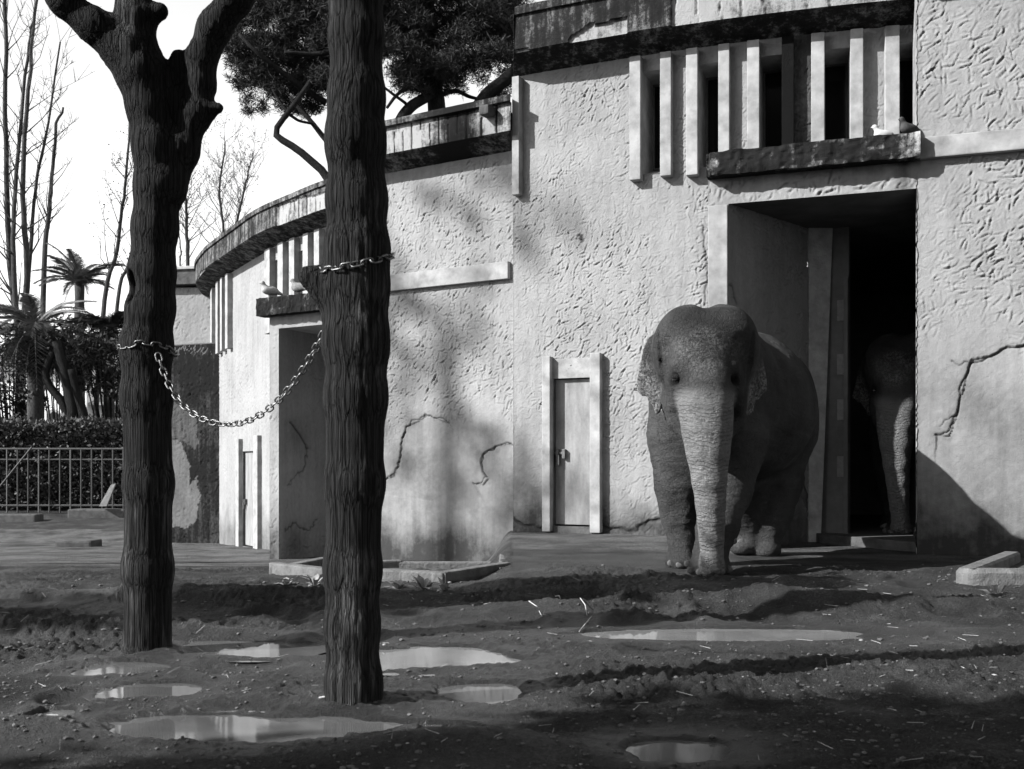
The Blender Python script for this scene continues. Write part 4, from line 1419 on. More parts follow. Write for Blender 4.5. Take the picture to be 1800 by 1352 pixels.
def m_skin():
    b = NB('elephant_skin')
    tw, tm, pale = b.attr('tw'), b.attr('tm'), b.attr('pale')
    n = b.noise(2.5, 6, 0.6)
    spk = b.ramp(b.noise(42, 5, 0.8), [(0.44, 0), (0.56, 1)])
    base = b.ramp(n, [(0.3, 0.024), (0.7, 0.062)])
    pl = b.math('MULTIPLY', b.math('MULTIPLY', pale, spk), b.ramp(b.noise(11, 4), [(0.35, 0.25), (0.6, 1)]))
    col = b.mix(pl, base, 0.30)
    col = b.mix(b.math('MULTIPLY', tm, 0.65), col, 0.19)
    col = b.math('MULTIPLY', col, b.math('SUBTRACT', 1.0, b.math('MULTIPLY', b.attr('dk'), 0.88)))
    b.color(col)
    # rings round the trunk, crackle elsewhere
    wob = b.noise(9, 6, 0.7, b.mapping((1, 1, 1.2)), 0.8)
    ph = b.math('ADD', b.math('MULTIPLY', tw, 88.0), b.math('MULTIPLY', wob, 9.0))
    ring = b.math('ABSOLUTE', b.math('SINE', ph))
    ph2 = b.math('ADD', b.math('MULTIPLY', tw, 190.0), b.math('MULTIPLY', wob, 17.0))
    ring = b.math('ADD', b.math('POWER', ring, 0.45), b.math('MULTIPLY', b.math('ABSOLUTE', b.math('SINE', ph2)), 0.35))
    ring = b.math('MULTIPLY', b.math('MULTIPLY', ring, tm), b.ramp(b.noise(16, 4, 0.6), [(0.3, 0.35), (0.6, 1.0)]))
    cr = b.voro(26, 'DISTANCE_TO_EDGE', b.mapping((1, 1, 0.8)))
    cr = b.ramp(cr, [(0.0, 0), (0.09, 1)])
    cr2 = b.ramp(b.voro(60, 'DISTANCE_TO_EDGE', b.mapping((1, 1, 1.6))), [(0.0, 0), (0.12, 1)])
    fold = b.noise(3.2, 6, 0.6, b.mapping((1, 1, 3.0)), 0.6)
    h = b.math('ADD', b.math('MULTIPLY', cr, 0.22), b.math('MULTIPLY', cr2, 0.16))
    h = b.math('ADD', h, b.math('MULTIPLY', fold, 1.5))
    h = b.math('ADD', b.math('MULTIPLY', h, b.math('SUBTRACT', 1.0, b.math('MULTIPLY', tm, 0.7))), b.math('MULTIPLY', ring, 0.75))
    b.bump(h, 1.0, 0.028)
    b.set(Roughness=0.72)
    return b.m
M_SKIN = m_skin()
M_NAIL = plain('toenail', 0.075, 0.5, 0.25, 30, 0.2, 0.004)

def m_eye():
    b = NB('eye')
    b.color(0.008)
    b.set(Roughness=0.08)
    b.b.inputs['Specular IOR Level'].default_value = 0.6
    return b.m
M_EYE = m_eye()
EV, EQ, EA, EYES, NAILS = build_elephant()
org = np.array([1.95, 10.3, 0.0])
ele = thing('elephant', 'large grey elephant walking out of the doorway with its head to the viewer', 'elephant', tuple(org))
ebody = mesh_np('body', EV - org, EQ, M_SKIN, ele, True, EA)

def ball(name, c, r, mat, parent, seg=12, R=None):
    bm = bmesh.new()
    bmesh.ops.create_uvsphere(bm, u_segments=seg, v_segments=max(6, seg // 2), radius=1.0)
    me = bpy.data.meshes.new(name)
    for v in bm.verts:
        v.co = Vector((v.co.x * r[0], v.co.y * r[1], v.co.z * r[2]))
    bm.to_mesh(me); bm.free()
    me.polygons.foreach_set('use_smooth', np.ones(len(me.polygons), dtype=bool))
    me.materials.append(mat)
    o = bpy.data.objects.new(name, me)
    COL.objects.link(o)
    o.location = c
    o.parent = parent
    return o
OV = Vector(org)
for e in EYES:
    ball('eye', Vector(e) - OV, (0.030, 0.016, 0.021), M_EYE, ele)
for v in NAILS:
    ball('toenail', Vector(v) - OV + Vector((0, 0.011, 0)), (0.046, 0.016, 0.034), M_NAIL, ele, 10)
# hairs of the crown and chin
g = Geo()
for k in range(120):
    a = random.uniform(-1, 1)
    p0 = P(1241 + a * 85, 541 + 46 * a * a + random.uniform(0, 8), 9.72 + random.uniform(-0.15, 0.2))
    p1 = p0 + Vector((a * 0.03 + random.uniform(-0.01, 0.01), random.uniform(-0.02, 0.02), random.uniform(0.02, 0.045)))
    g.tube([p0 - OV - Vector((0, 0, 0.03)), p1 - OV], [0.0015, 0.0006], 3)
h = g.build('hair', M_EYE, ele)
h['kind'] = 'stuff'
ele2 = copy_tree(ele)
ele2.name = 'elephant'
tag(ele2, 'second elephant standing half hidden in the dark doorway', 'elephant')
s2 = 1.04
ele2.scale = (s2, s2, s2)
a2 = math.radians(-24)
hx = Vector((P(1241, 0, 9.4).x, 9.4, 0)) - OV
rot = Matrix.Rotation(a2, 4, 'Z')
tgt = Vector((P(1577, 0, 13.2).x, 13.2, 0.115))
ele2.rotation_euler = (0, 0, a2)
ele2.location = tgt - (rot @ (hx * s2))

# ================================================================== the two dead trees
def bark_finish(V, Q, amp=0.003):
    N = vnormals(V, Q)
    q = V * np.array([42, 42, 0.9])
    g = np.abs(fbm(q, 3)) * 2 - 0.5
    V2 = V + N * (amp * g + 0.006 * fbm(V * np.array([4, 4, 0.7]), 2) + 0.0025 * fbm(V * np.array([60, 60, 5]), 2))[:, None]
    dirt_shade = np.clip(0.25 + 0.5 * fbm(V * np.array([5, 5, 1.2]) + 4, 3), 0, 1)
    return V2, dirt_shade

def skel_label(V, Q, groups):
    C = V[Q].mean(1)
    best = np.full(len(C), 9.0); lab = np.zeros(len(C), int)
    for gi, segs in enumerate(groups):
        for (a, ra), (b, rb) in zip(segs[:-1], segs[1:]):
            a, b = np.array(a), np.array(b)
            e = b - a
            t = np.clip(((C - a) @ e) / (e @ e + 1e-9), 0, 1)
            d = np.linalg.norm(C - a - t[:, None] * e, axis=1) - (ra + t * (rb - ra))
            m = d < best
            best = np.where(m, d, best); lab = np.where(m, gi, lab)
    return lab

DT1 = 5.57
m1 = DT1 / FPX
def T1(px, py, r, dd=0.0):
    return (np.array(P(px, py, DT1 + dd)), r * m1)
trunk = [T1(260, 1150, 41), T1(260, 1000, 41.5), T1(262, 850, 40), T1(258, 700, 40.5), T1(258, 610, 41.5), T1(266, 540, 38), T1(268, 480, 37), T1(273, 400, 36), T1(279, 330, 38), T1(275, 260, 37), T1(262, 190, 35), T1(250, 130, 40), T1(241, 90, 34), T1(236, 40, 30), T1(233, -60, 29)]
limbL = [T1(246, 130, 33), T1(215, 88, 31, -0.03), T1(165, 45, 26, -0.08), T1(112, 2, 23, -0.12), T1(101, -8, 20, -0.12)]
limbR = [T1(300, 330, 26), T1(322, 268, 25, 0.02), T1(342, 205, 24, 0.03), T1(354, 150, 23, 0.03), T1(356, 100, 24, 0.02), T1(378, 48, 27, 0.0), T1(412, 0, 26, -0.02), T1(450, -60, 25, -0.04)]
stub = [T1(303, 240, 13, 0.03), T1(308, 170, 12, 0.03), T1(313, 100, 12.5, 0.03)]
burl = [T1(255, 30, 18), T1(281, 20, 15, -0.02)]
knob = [T1(356, 195, 20, 0.02), T1(384, 190, 10, 0.0)]
S = SDF((P(80, 0, DT1).x, DT1 - 0.35, -0.12), (P(470, 0, DT1).x, DT1 + 0.35, 3.55), 0.0105)
for c in (trunk, limbL, limbR, stub, burl, knob):
    S.chain(c, 0.06)
S.ell(P(232, 505, DT1 - 0.06), (0.035, 0.06, 0.09), 0.03, carve=True)
S.ell(P(255, 1150, DT1), (0.13, 0.14, 0.05), 0.04)
S.ell(P(214, 1045, DT1), (0.03, 0.04, 0.05), 0.03)
V, Q = S.mesh()
lab = skel_label(V, Q, [trunk, limbL, limbR, stub, burl, knob])
V, dirt_shade = bark_finish(V, Q)
t1 = thing('dead_tree', 'forked bare dead tree with chain round its trunk, the farther of two', 'tree', (P(260, 0, DT1).x, DT1, 0.0), 'dead trees in the yard')
split_mesh(['trunk', 'limb', 'limb', 'stub', 'burl', 'burl'], lab, V, Q, M_BARK, t1, {'dirt_shade': dirt_shade})
adopt(t1)

DT2 = 4.30
m2 = DT2 / FPX
def T2(px, py, r, dd=0.0):
    return (np.array(P(px, py, DT2 + dd)), r * m2)
trunk = [T2(624, 1250, 49), T2(622, 1200, 46), T2(619, 1100, 45), T2(620, 1000, 47.5), T2(623, 850, 49.5), T2(624, 700, 51.5), T2(625, 600, 55), T2(626, 500, 55), T2(627, 440, 54), T2(626, 350, 50), T2(624, 250, 49.5), T2(625, 170, 46.5), T2(625, 60, 45), T2(625, 0, 43), T2(625, -90, 42)]
stub = [T2(596, 535, 34), T2(570, 505, 24, -0.02), T2(549, 488, 15, -0.03), T2(540, 485, 14, -0.03)]
S = SDF((P(520, 0, DT2).x, DT2 - 0.22, -0.1), (P(700, 0, DT2).x, DT2 + 0.22, 3.05), 0.0085)
for c in (trunk, stub):
    S.chain(c, 0.05)
S.ell(P(612, 230, DT2 - 0.04), (0.07, 0.09, 0.16), 0.05)
S.ell(P(624, 1244, DT2), (0.12, 0.13, 0.04), 0.03)
V, Q = S.mesh()
lab = skel_label(V, Q, [trunk, stub])
V, dirt_shade = bark_finish(V, Q, 0.003)
t2 = thing('dead_tree', 'thick straight dead trunk with a short branch stub, nearest to the viewer', 'tree', (P(624, 0, DT2).x, DT2, 0.0), 'dead trees in the yard')
split_mesh(['trunk', 'stub'], lab, V, Q, M_BARK, t2, {'dirt_shade': dirt_shade})
adopt(t2)

# ================================================================== the chain
def link_mesh(L, W, r):
    pts = []
    n = 8
    for k in range(n + 1):
        a = -math.pi / 2 + math.pi * k / n
        pts.append((L / 2 - W / 2 + W / 2 * math.cos(a), W / 2 * math.sin(a)))
    for k in range(n + 1):
        a = math.pi / 2 + math.pi * k / n
        pts.append((-L / 2 + W / 2 + W / 2 * math.cos(a), W / 2 * math.sin(a)))
    V, F = [], []
    m, sd = len(pts), 6
    for i, (x, y) in enumerate(pts):
        x0, y0 = pts[i - 1]; x1, y1 = pts[(i + 1) % m]
        t = Vector((x1 - x0, y1 - y0, 0)).normalized()
        nn = Vector((t.y, -t.x, 0))
        for k in range(sd):
            a = 2 * math.pi * k / sd
            V.append(Vector((x, y, 0)) + nn * r * math.cos(a) + Vector((0, 0, r * math.sin(a))))
    for i in range(m):
        for k in range(sd):
            F.append((i * sd + k, ((i + 1) % m) * sd + k, ((i + 1) % m) * sd + (k + 1) % sd, i * sd + (k + 1) % sd))
    me = bpy.data.meshes.new('link')
    me.from_pydata([tuple(v) for v in V], [], F)
    me.polygons.foreach_set('use_smooth', np.ones(len(me.polygons), dtype=bool))
    me.materials.append(M_CHAIN)
    return me
LM = link_mesh(0.050, 0.028, 0.0040)
ch = thing('chain', 'heavy steel chain slung between the two dead trees and wrapped round both', 'chain', tuple(P(277, 618, 5.36)))

def lay_chain(pts, pitch=0.0405):
    c = smooth_curve(pts, 900)
    L = np.concatenate([[0], np.cumsum(np.linalg.norm(np.diff(c, axis=0), axis=1))])
    k = 0
    s = pitch * 0.5
    while s < L[-1]:
        p = np.array([np.interp(s, L, c[:, i]) for i in range(3)])
        q = np.array([np.interp(min(s + 0.01, L[-1]), L, c[:, i]) for i in range(3)])
        t = Vector(q - np.array([np.interp(max(s - 0.01, 0), L, c[:, i]) for i in range(3)])).normalized()
        a = t.cross(Vector((0, 0, 1)))
        a.normalize()
        b = t.cross(a)
        ang = math.radians(45 + 90 * (k % 2) + random.uniform(-12, 12))
        u = a * math.cos(ang) + b * math.sin(ang)
        w = t.cross(u)
        o = bpy.data.objects.new('link', LM)
        COL.objects.link(o)
        o.matrix_world = Matrix(((t.x, u.x, w.x, p[0]), (t.y, u.y, w.y, p[1]), (t.z, u.z, w.z, p[2]), (0, 0, 0, 1)))
        o.parent = ch
        k += 1
        s += pitch
hang = [(277, 622, 5.42), (288, 655, 5.40), (305, 690, 5.36), (330, 720, 5.30), (360, 738, 5.22), (395, 746, 5.12), (432, 741, 5.02), (468, 722, 4.92), (500, 693, 4.82), (526, 660, 4.72), (548, 625, 4.62), (570, 585, 4.52), (590, 545, 4.47), (612, 490, 4.44)]
lay_chain([P(*h) for h in hang])
wrap = []
for k in range(15):
    a = -math.pi * 0.62 + 2 * math.pi * k / 14
    c = P(259, 617, DT1)
    wrap.append(c + Vector((0.137 * math.cos(a), 0.137 * math.sin(a), 0.012 * math.cos(a + 2.6) + (0.02 if 0 < k < 4 else 0))))
lay_chain(wrap)
wrap = []
for k in range(15):
    a = math.radians(75) + 2 * math.pi * k / 14
    c = P(627, 462, DT2)
    wrap.append(c + Vector((0.139 * math.cos(a), 0.139 * math.sin(a), 0.045 * math.cos(a - 0.9))))
lay_chain(wrap)
adopt(ch)

# ================================================================== vegetation helpers
def leaf_cards(name, C, size, mat, parent, aspect=0.5, seed=1, up=0.0, outward=None, kind='stuff'):
    """one small folded blade per centre"""
    r = np.random.default_rng(seed)
    n = len(C)
    a = r.normal(size=(n, 3))
    if outward is not None:
        a = a * 0.6 + outward
    a[:, 2] += up
    a /= np.linalg.norm(a, axis=1, keepdims=True)
    b = r.normal(size=(n, 3))
    b -= a * (a * b).sum(1, keepdims=True)
    b /= np.linalg.norm(b, axis=1, keepdims=True)
    s = (size * r.uniform(0.6, 1.3, n))[:, None]
    w = s * aspect * 0.5
    V = np.stack([C, C + a * s * 0.5 + b * w, C + a * s, C + a * s * 0.5 - b * w], 1).reshape(-1, 3)
    Q = np.arange(n * 4).reshape(n, 4)
    o = mesh_np(name, V, Q, mat, parent, False)
    if kind:
        o['kind'] = kind
    return o

def blob_points(c, rad, n, r, shell=0.35):
    v = r.normal(size=(n, 3))
    v /= np.linalg.norm(v, axis=1, keepdims=True)
    k = r.uniform(shell, 1, n) ** 0.6
    return np.array(c) + v * k[:, None] * np.array(rad), v

def bare_tree(label, stems, d, r0, twigs, seed, leaves=0, base=None, mat=M_BARK2, group='bare trees beyond the fence', up=1.0, tl=1.3, rt=0.35):
    r = np.random.default_rng(seed)
    b0 = stems[0][0]
    t = thing('bare_tree', label, 'tree', (P(b0[0], 0, d).x, d, -0.35), group)
    g = Geo()
    LP = []
    for si, st in enumerate(stems):
        pts = smooth_curve([P(x, y, d + 0.5 * math.sin(si * 2 + k)) for k, (x, y) in enumerate(st)], 22)
        pts += r.normal(0, 0.03, pts.shape) * np.linspace(0, 1, 22)[:, None]
        if si == 0 or base is None:
            pts[0][2] = min(pts[0][2], -0.4)
        rad = np.linspace(r0, r0 * rt, 22) * (1 - 0.15 * si)
        gg = Geo()
        gg.tube([Vector(p) for p in pts], list(rad), 7)
        gg.build('trunk' if si == 0 else 'stem', mat, t, 0, True)
        for k in range(twigs):
            i = int(r.integers(6, 22))
            p = Vector(pts[i])
            ax = Vector((r.normal(), r.normal(), up * abs(r.normal()) + 0.6)).normalized()
            L = tl * r.uniform(0.4, 1.1) * (1.2 - i / 40)
            q1 = p + ax * L * 0.5 + Vector((0, 0, 0.08 * L))
            q2 = q1 + (ax + Vector((r.normal() * 0.25, r.normal() * 0.25, 0.45))) * L * 0.55
            g.tube([p, q1, q2], [rad[i] * 0.35, rad[i] * 0.22, 0.006], 3)
            for m in range(5):
                s0 = q1.lerp(q2, r.uniform(0, 0.9))
                s1 = s0 + Vector((r.normal() * 0.3, r.normal() * 0.3, abs(r.normal()) * 0.4 + 0.1)) * L * 0.6
                g.tube([s0, s1], [0.010, 0.004], 3)
                LP.append(s1); LP.append(s0.lerp(s1, 0.6))
    o = g.build('twigs', mat, t)
    o['kind'] = 'stuff'
    if leaves:
        C = np.array([tuple(LP[int(r.integers(len(LP)))]) for _ in range(leaves)]) + r.normal(0, 0.12, (leaves, 3))
        leaf_cards('leaves', C, 0.09, M_LEAF, t, 0.6, seed)
    adopt(t)
    return t

bare_tree('clump of tall bare pale stems rising at the far left edge', [[(38, 760), (34, 600), (20, 480), (12, 330), (10, 100), (8, -60)], [(36, 620), (48, 480), (40, 330), (52, 130), (66, -40)], [(35, 620), (24, 470), (28, 320), (48, 110), (60, 20)], [(40, 620), (52, 470), (64, 320), (84, 220), (106, 75)]], 40, 0.16, 26, 61, tl=2.0)
bare_tree('single slender bare tree with short upswept side branches left of the palm', [[(72, 760), (78, 460), (86, 380), (92, 300), (100, 220), (112, 190)]], 46, 0.13, 16, 62, tl=1.6)
bare_tree('thin leaning tree with a few leaves just left of the forked trunk', [[(165, 760), (185, 520), (203, 450), (215, 370), (222, 300), (230, 180)]], 44, 0.11, 26, 63, 260, tl=1.5)
bare_tree('second leaning sapling close to the forked trunk', [[(190, 760), (208, 520), (226, 470), (240, 430), (262, 340)]], 42, 0.09, 14, 64, 80, tl=1.0)
bare_tree('sparse upright tree above the flat annex roof', [[(328, 760), (330, 480), (328, 400), (326, 330), (334, 240)]], 50, 0.11, 34, 65, 420, tl=1.9)
bare_tree('feathery sparse tree rising behind the rounded cornice', [[(395, 760), (390, 470), (392, 400), (386, 330), (396, 250)], [(402, 480), (415, 400), (430, 330), (446, 270)]], 54, 0.10, 42, 66, 620, tl=2.2)
bare_tree('faint thin sapling between forked trunk and sparse tree', [[(320, 760), (316, 500), (318, 440), (312, 380)]], 52, 0.06, 12, 67, 60, tl=1.0)

def frond_mesh(L, droop, leaf, n, mat, seed):
    r = np.random.default_rng(seed)
    V, F = [], []
    prev = None
    pts = []
    for i in range(n + 1):
        t = i / n
        pts.append(Vector((L * t * (1 - 0.18 * droop * t), 0, L * (0.35 * t - droop * t * t))))
    g = Geo()
    g.tube(pts, [0.03 * (1 - 0.8 * i / n) for i in range(n + 1)], 4)
    for i in range(1, n + 1):
        t = i / n
        for s in (-1, 1):
            for m in range(2):
                l = leaf * (0.5 + math.sin(math.pi * min(1, t + 0.1)) * 0.8) * r.uniform(0.85, 1.1)
                p = pts[i] + (pts[i - 1] - pts[i]) * (0.5 * m)
                d = (pts[i] - pts[i - 1]).normalized() * 0.75 + Vector((0, s * 0.8, -0.15 + r.normal() * 0.12))
                d.normalize()
                w = Vector((0.035, 0, 0.012))
                g.add([p - w, p + w, p + d * l], [(0, 1, 2)])
    o = g.build('frond', mat)
    me = o.data
    bpy.data.objects.remove(o)
    return me

def palm(label, crown, d, tr, L, droop, nf, mat, seed, base_px=None, lift=(-0.3, 1.2), leaf=0.45):
    r = np.random.default_rng(seed)
    c = P(crown[0], crown[1], d)
    t = thing('palm_tree', label, 'palm', (c.x, d, -0.35), 'palms beyond the hedge')
    bx = base_px if base_px else crown[0]
    pts = smooth_curve([P(bx, 0, d) * 1 + Vector((0, 0, -P(bx, 0, d).z - 0.4)), (P(bx, 0, d).x * 0.5 + c.x * 0.5, d, c.z * 0.5), tuple(c)], 14)
    g = Geo()
    g.tube([Vector(p) for p in pts], [tr * (1.15 - 0.02 * i + 0.08 * (i % 2)) for i in range(14)], 9)
    g.build('trunk', M_BARK2, t, 0, True)
    me = [frond_mesh(L, dr, leaf, 14, mat, seed + k) for k, dr in enumerate((droop, droop * 1.5))]
    for k in range(nf):
        o = bpy.data.objects.new('frond', me[k % 2])
        COL.objects.link(o)
        o.location = c
        o.rotation_euler = (r.uniform(-0.2, 0.2), -r.uniform(*lift), k * 2.39996 + r.uniform(-0.2, 0.2))
        s = r.uniform(0.8, 1.1)
        o.scale = (s, s, s)
        o.parent = t
    adopt(t)
palm('slim date palm with a bushy upright crown against the sky', (140, 500), 46, 0.22, 2.0, 0.45, 30, M_PALM, 71, None, (-0.1, 1.25), 0.42)
palm('shaggy pale palm at far left with drooping dry fronds', (62, 585), 39, 0.26, 2.4, 0.75, 46, M_PALM, 72, None, (-0.5, 1.1), 0.55)
palm('dark dense palm close behind the forked trunk', (192, 585), 41, 0.20, 1.9, 0.7, 46, M_PALM_D, 73, None, (-0.7, 1.0), 0.55)
palm('low dark palm with hanging fronds in front of the white house', (140, 615), 42, 0.20, 1.5, 0.9, 30, M_PALM_D, 74, 118, (-0.8, 0.7), 0.5)

lt = thing('leaning_tree', 'dark leaning forked trunk standing before the white house', 'tree', (P(118, 0, 38).x, 38, -0.35))
for st, rr_ in (([(116, 770), (117, 730), (108, 705), (88, 680), (80, 655), (92, 620)], 0.17), ([(120, 770), (128, 725), (122, 690), (110, 640), (100, 600)], 0.24), ([(150, 770), (146, 730), (134, 690), (124, 650)], 0.20)):
    g = Geo()
    p = smooth_curve([P(x, y, 38) for x, y in st], 16)
    p[0][2] = -0.4
    g.tube([Vector(q) for q in p], [rr_ * (1 - 0.02 * i) for i in range(16)], 8)
    g.build('trunk', M_PINEBARK, lt, 0, True)
r = np.random.default_rng(75)
C, nv = [], []
for k in range(26):
    c = np.array(P(r.uniform(10, 150), r.uniform(585, 645), 38.6))
    a, b = blob_points(c, (0.55, 0.7, 0.45), 120, r)
    C.append(a)
leaf_cards('crown', np.concatenate(C), 0.22, M_PALM_D, lt, 0.3, 76)
adopt(lt)

for k, (x0_, x1_, y0_, y1_, dd_, n_, lab_) in enumerate(((-30, 70, 610, 760, 39.5, 34, 'dark tangled bush filling the far left behind the hedge'), (150, 250, 590, 700, 39.0, 34, 'dark bush behind the hedge close to the forked trunk'), (60, 150, 560, 640, 44.0, 18, 'loose dark shrub below the slim date palm'))):
    bt = thing('bush', lab_, 'bush', (P(0.5 * (x0_ + x1_), 0, dd_).x, dd_, -0.35), 'bushes behind the hedge')
    rb = np.random.default_rng(300 + k)
    C = []
    g = Geo()
    for j in range(n_):
        c = P(rb.uniform(x0_, x1_), rb.uniform(y0_, y1_), dd_ + rb.uniform(-0.6, 0.6))
        C.append(blob_points(c, (0.42, 0.42, 0.36), 95, rb)[0])
        g.tube([Vector((P(0.5 * (x0_ + x1_), 0, dd_).x, dd_, -0.4)), c], [0.05, 0.02], 4)
    leaf_cards('foliage', np.concatenate(C), 0.2, M_HEDGE if k == 2 else M_PALM_D, bt, 0.35, 310 + k)
    o = g.build('stems', M_PINEBARK, bt)
    o['kind'] = 'stuff'
    adopt(bt)

# hedge with its iron fence
hd = thing('hedge', 'long clipped dark hedge behind the iron fence', 'hedge', (-14, 35.6, -0.4))
r = np.random.default_rng(77)
x0, x1 = -24.0, P(262, 0, 35.5).x
ztop = CH + (HOR - 750) / FPX * 35
n = 26000
hx = r.uniform(x0, x1, n); hz = r.uniform(-0.4, ztop, n) ; hy = 35.0 + 0.12 * r.normal(size=n)
top = r.uniform(0, 1, n) < 0.42
hz = np.where(top, ztop + 0.10 * r.normal(size=n), hz)
hy = np.where(top, r.uniform(34.95, 36.6, n), hy)
bump = 0.12 * vnoise(np.stack([hx * 1.3, hy * 1.3, hz * 1.3], -1))
C = np.stack([hx, hy - np.where(top, 0, bump), hz + np.where(top, bump, 0)], -1)
outw = np.where(top[:, None], np.array([0, -0.2, 0.8]), np.array([0, -0.9, 0.3]))
leaf_cards('foliage', C, 0.15, M_HEDGE, hd, 0.55, 78, 0.0, outw)
g = Geo()
g.hexa([Vector((x, y, z)) for x in (x0, x1) for y in (35.12, 36.5) for z in (-0.5, ztop - 0.08)])
g.build('core', plain('hedge_core', 0.012), hd)
adopt(hd)
fz = -0.41
M_RAILING = plain('galvanised_bar', 0.035, 0.6, 0.3, 30, 0.2, 0.004, 0.2)
fn = thing('iron_fence', 'plain iron bar fence in front of the hedge', 'fence', (-14, 34, fz))
zt_, zb_ = CH + (HOR - 788) / FPX * 34, CH + (HOR - 893) / FPX * 34
for px in np.arange(-62, 235, 18.6):
    x = P(px, 0, 34).x
    g = Geo()
    g.tube([(x, 34, zb_ - 0.15), (x, 34, zt_)], [0.026, 0.026], 6)
    g.build('bar', M_RAILING if int(px) % 4 else M_FENCE, fn)
for z, rr_ in ((zt_ - 0.02, 0.03), (zt_ - 0.36, 0.022), (zb_ + 0.08, 0.03)):
    g = Geo()
    g.tube([(P(-70, 0, 34).x, 34.0, z), (P(236, 0, 34).x, 34.0, z)], [rr_, rr_], 6)
    g.build('rail', M_FENCE, fn)
g = Geo()
g.tube([P(-4, 860, 33.4), P(56, 786, 33.9)], [0.028, 0.028], 6)
g.build('brace', M_RAILING, fn)
adopt(fn)
# the low kerbs and blocks by the path
for px0, px1, row, hh, dep, m, lab_ in ((118, 218, 905, 0.16, 0.8, M_CONC_D, 'low dark kerb block at the foot of the iron fence'), (-40, 62, 915, 0.18, 0.6, M_CONC_D, 'long low dark kerb at the far left edge'), (96, 160, 962, 0.15, 0.7, M_CONC_D, 'short concrete kerb block with pale top beside the path')):
    d = 8.0
    while d < 33.2 and HOR + FPX * (CH - gz_at(-5.0, d)) / d > row:
        d += 0.05
    z0 = gz_at(-5.0, d)
    g = Geo()
    xa, xb = (px0 - 900) / FPX * d, (px1 - 900) / FPX * d
    g.hexa([Vector((x + dx, y, z)) for x, dx in ((xa, 0), (xb, 0)) for y, dx2 in ((d, 0), (d + dep, 0.3)) for z in (z0 - 0.3, z0 + hh)])
    o = g.build('kerb_block', m, None, 0.05)
    tag(o, lab_, 'kerb')
g = Geo()
g.hexa([P(x, y, d) for (x, y, d) in ((174, 890, 32.6), (176, 890, 33.0), (195, 852, 33.4), (197, 852, 33.8), (187, 890, 32.6), (189, 890, 33.0), (203, 850, 33.4), (205, 850, 33.8))])
tag(g.build('board', M_BASIN), 'pale board leaning behind the iron fence', 'board')

# the white house
hs = thing('white_house', 'white house with arched window glimpsed between the palm trunks', 'building', (P(130, 0, 62).x, 62, -0.3))
M_WHITE = plain('white_render', 0.7, 0.9, 0.08, 2, 0.2, 0.01)
def hp(px, py, d=62):
    return P(px, py, d)
xa, xb, zt_ = hp(-60, 0).x, hp(152, 0).x, hp(0, 640).z
g = Geo(); g.hexa([Vector((x, y, z)) for x in (xa, xb) for y in (62, 70) for z in (-0.4, zt_)]); g.build('wall', M_WHITE, hs)
g = Geo(); g.hexa([Vector((x, y, z)) for x in (xb + 0.02, hp(262, 0).x) for y in (63, 69) for z in (-0.4, hp(0, 706).z)]); g.build('wing', M_WHITE, hs)
g = Geo(); g.hexa([Vector((x, y, z)) for x in (xa - 0.4, xb + 0.4) for y, z0 in ((61.4, 0),) for y in (61.4, 70.6) for z in (zt_ + 0.01, zt_ + 0.35)]); g.build('roof', M_CONC, hs)
g = Geo()
e = [Vector((xb + 0.03, 62.2, hp(0, 712).z)), Vector((hp(262, 0).x, 62.2, hp(0, 712).z)), Vector((hp(262, 0).x, 66, hp(0, 684).z)), Vector((xb + 0.03, 66, hp(0, 684).z))]
V = e + [p + Vector((0, 0, 0.14)) for p in e]
g.add(V, [(0, 1, 2, 3), (4, 5, 6, 7), (0, 1, 5, 4), (1, 2, 6, 5), (2, 3, 7, 6), (3, 0, 4, 7)])
g.build('eave_roof', M_CONC, hs)
def arch(cx, cz, w, h, y, n=10):
    return [Vector((cx - w, y, cz - h)), Vector((cx + w, y, cz - h))] + [Vector((cx + w * math.cos(a), y, cz + w * math.sin(a))) for a in np.linspace(0, math.pi, n)]
c = hp(94, 738)
wi = mesh_py('window', arch(c.x, c.z + 0.2, 0.42, 1.2, 61.96), [tuple(range(12))], M_CONC, hs)
mesh_py('pane', arch(c.x + 0.06, c.z + 0.18, 0.28, 1.1, 61.93), [tuple(range(12))], M_GLASS, wi)
c = hp(192, 735)
wi = mesh_py('window', [c + Vector((x, 0.98, z)) for x, z in ((-0.45, -0.6), (0.45, -0.6), (0.45, 0.35), (-0.45, 0.35))], [(0, 1, 2, 3)], M_GLASS, hs)
adopt(hs)

# ================================================================== stone pine behind the pavilion
DP = 38.0
pn = thing('stone_pine', 'huge dark stone pine spreading above the pavilion roof', 'tree', (P(768, 0, DP).x, DP, -0.4))
g = Geo()
p = smooth_curve([(P(772, 0, DP).x, DP, -0.4), P(770, 400, DP), P(768, 205, DP), P(763, 150, DP), P(757, 60, DP), P(745, -60, DP)], 20)
g.tube([Vector(q) for q in p], list(np.linspace(0.40, 0.22, 20)), 9)
g.build('trunk', M_PINEBARK, pn, 0, True)
def limb(pts, r0, r1, name='branch'):
    g = Geo()
    q = smooth_curve([P(*t) for t in pts], 16)
    g.tube([Vector(t) for t in q], list(np.linspace(r0, r1, 16)), 6)
    return g.build(name, M_PINEBARK, pn, 0, True)
limb([(690, 260, DP - 1), (703, 215, DP - 1), (722, 188, DP - 1), (748, 172, DP - 0.6), (765, 165, DP)], 0.22, 0.16)
limb([(820, 240, DP - 1), (838, 195, DP - 1), (858, 165, DP - 1.2), (888, 140, DP - 1.6), (930, 100, DP - 2)], 0.30, 0.22)
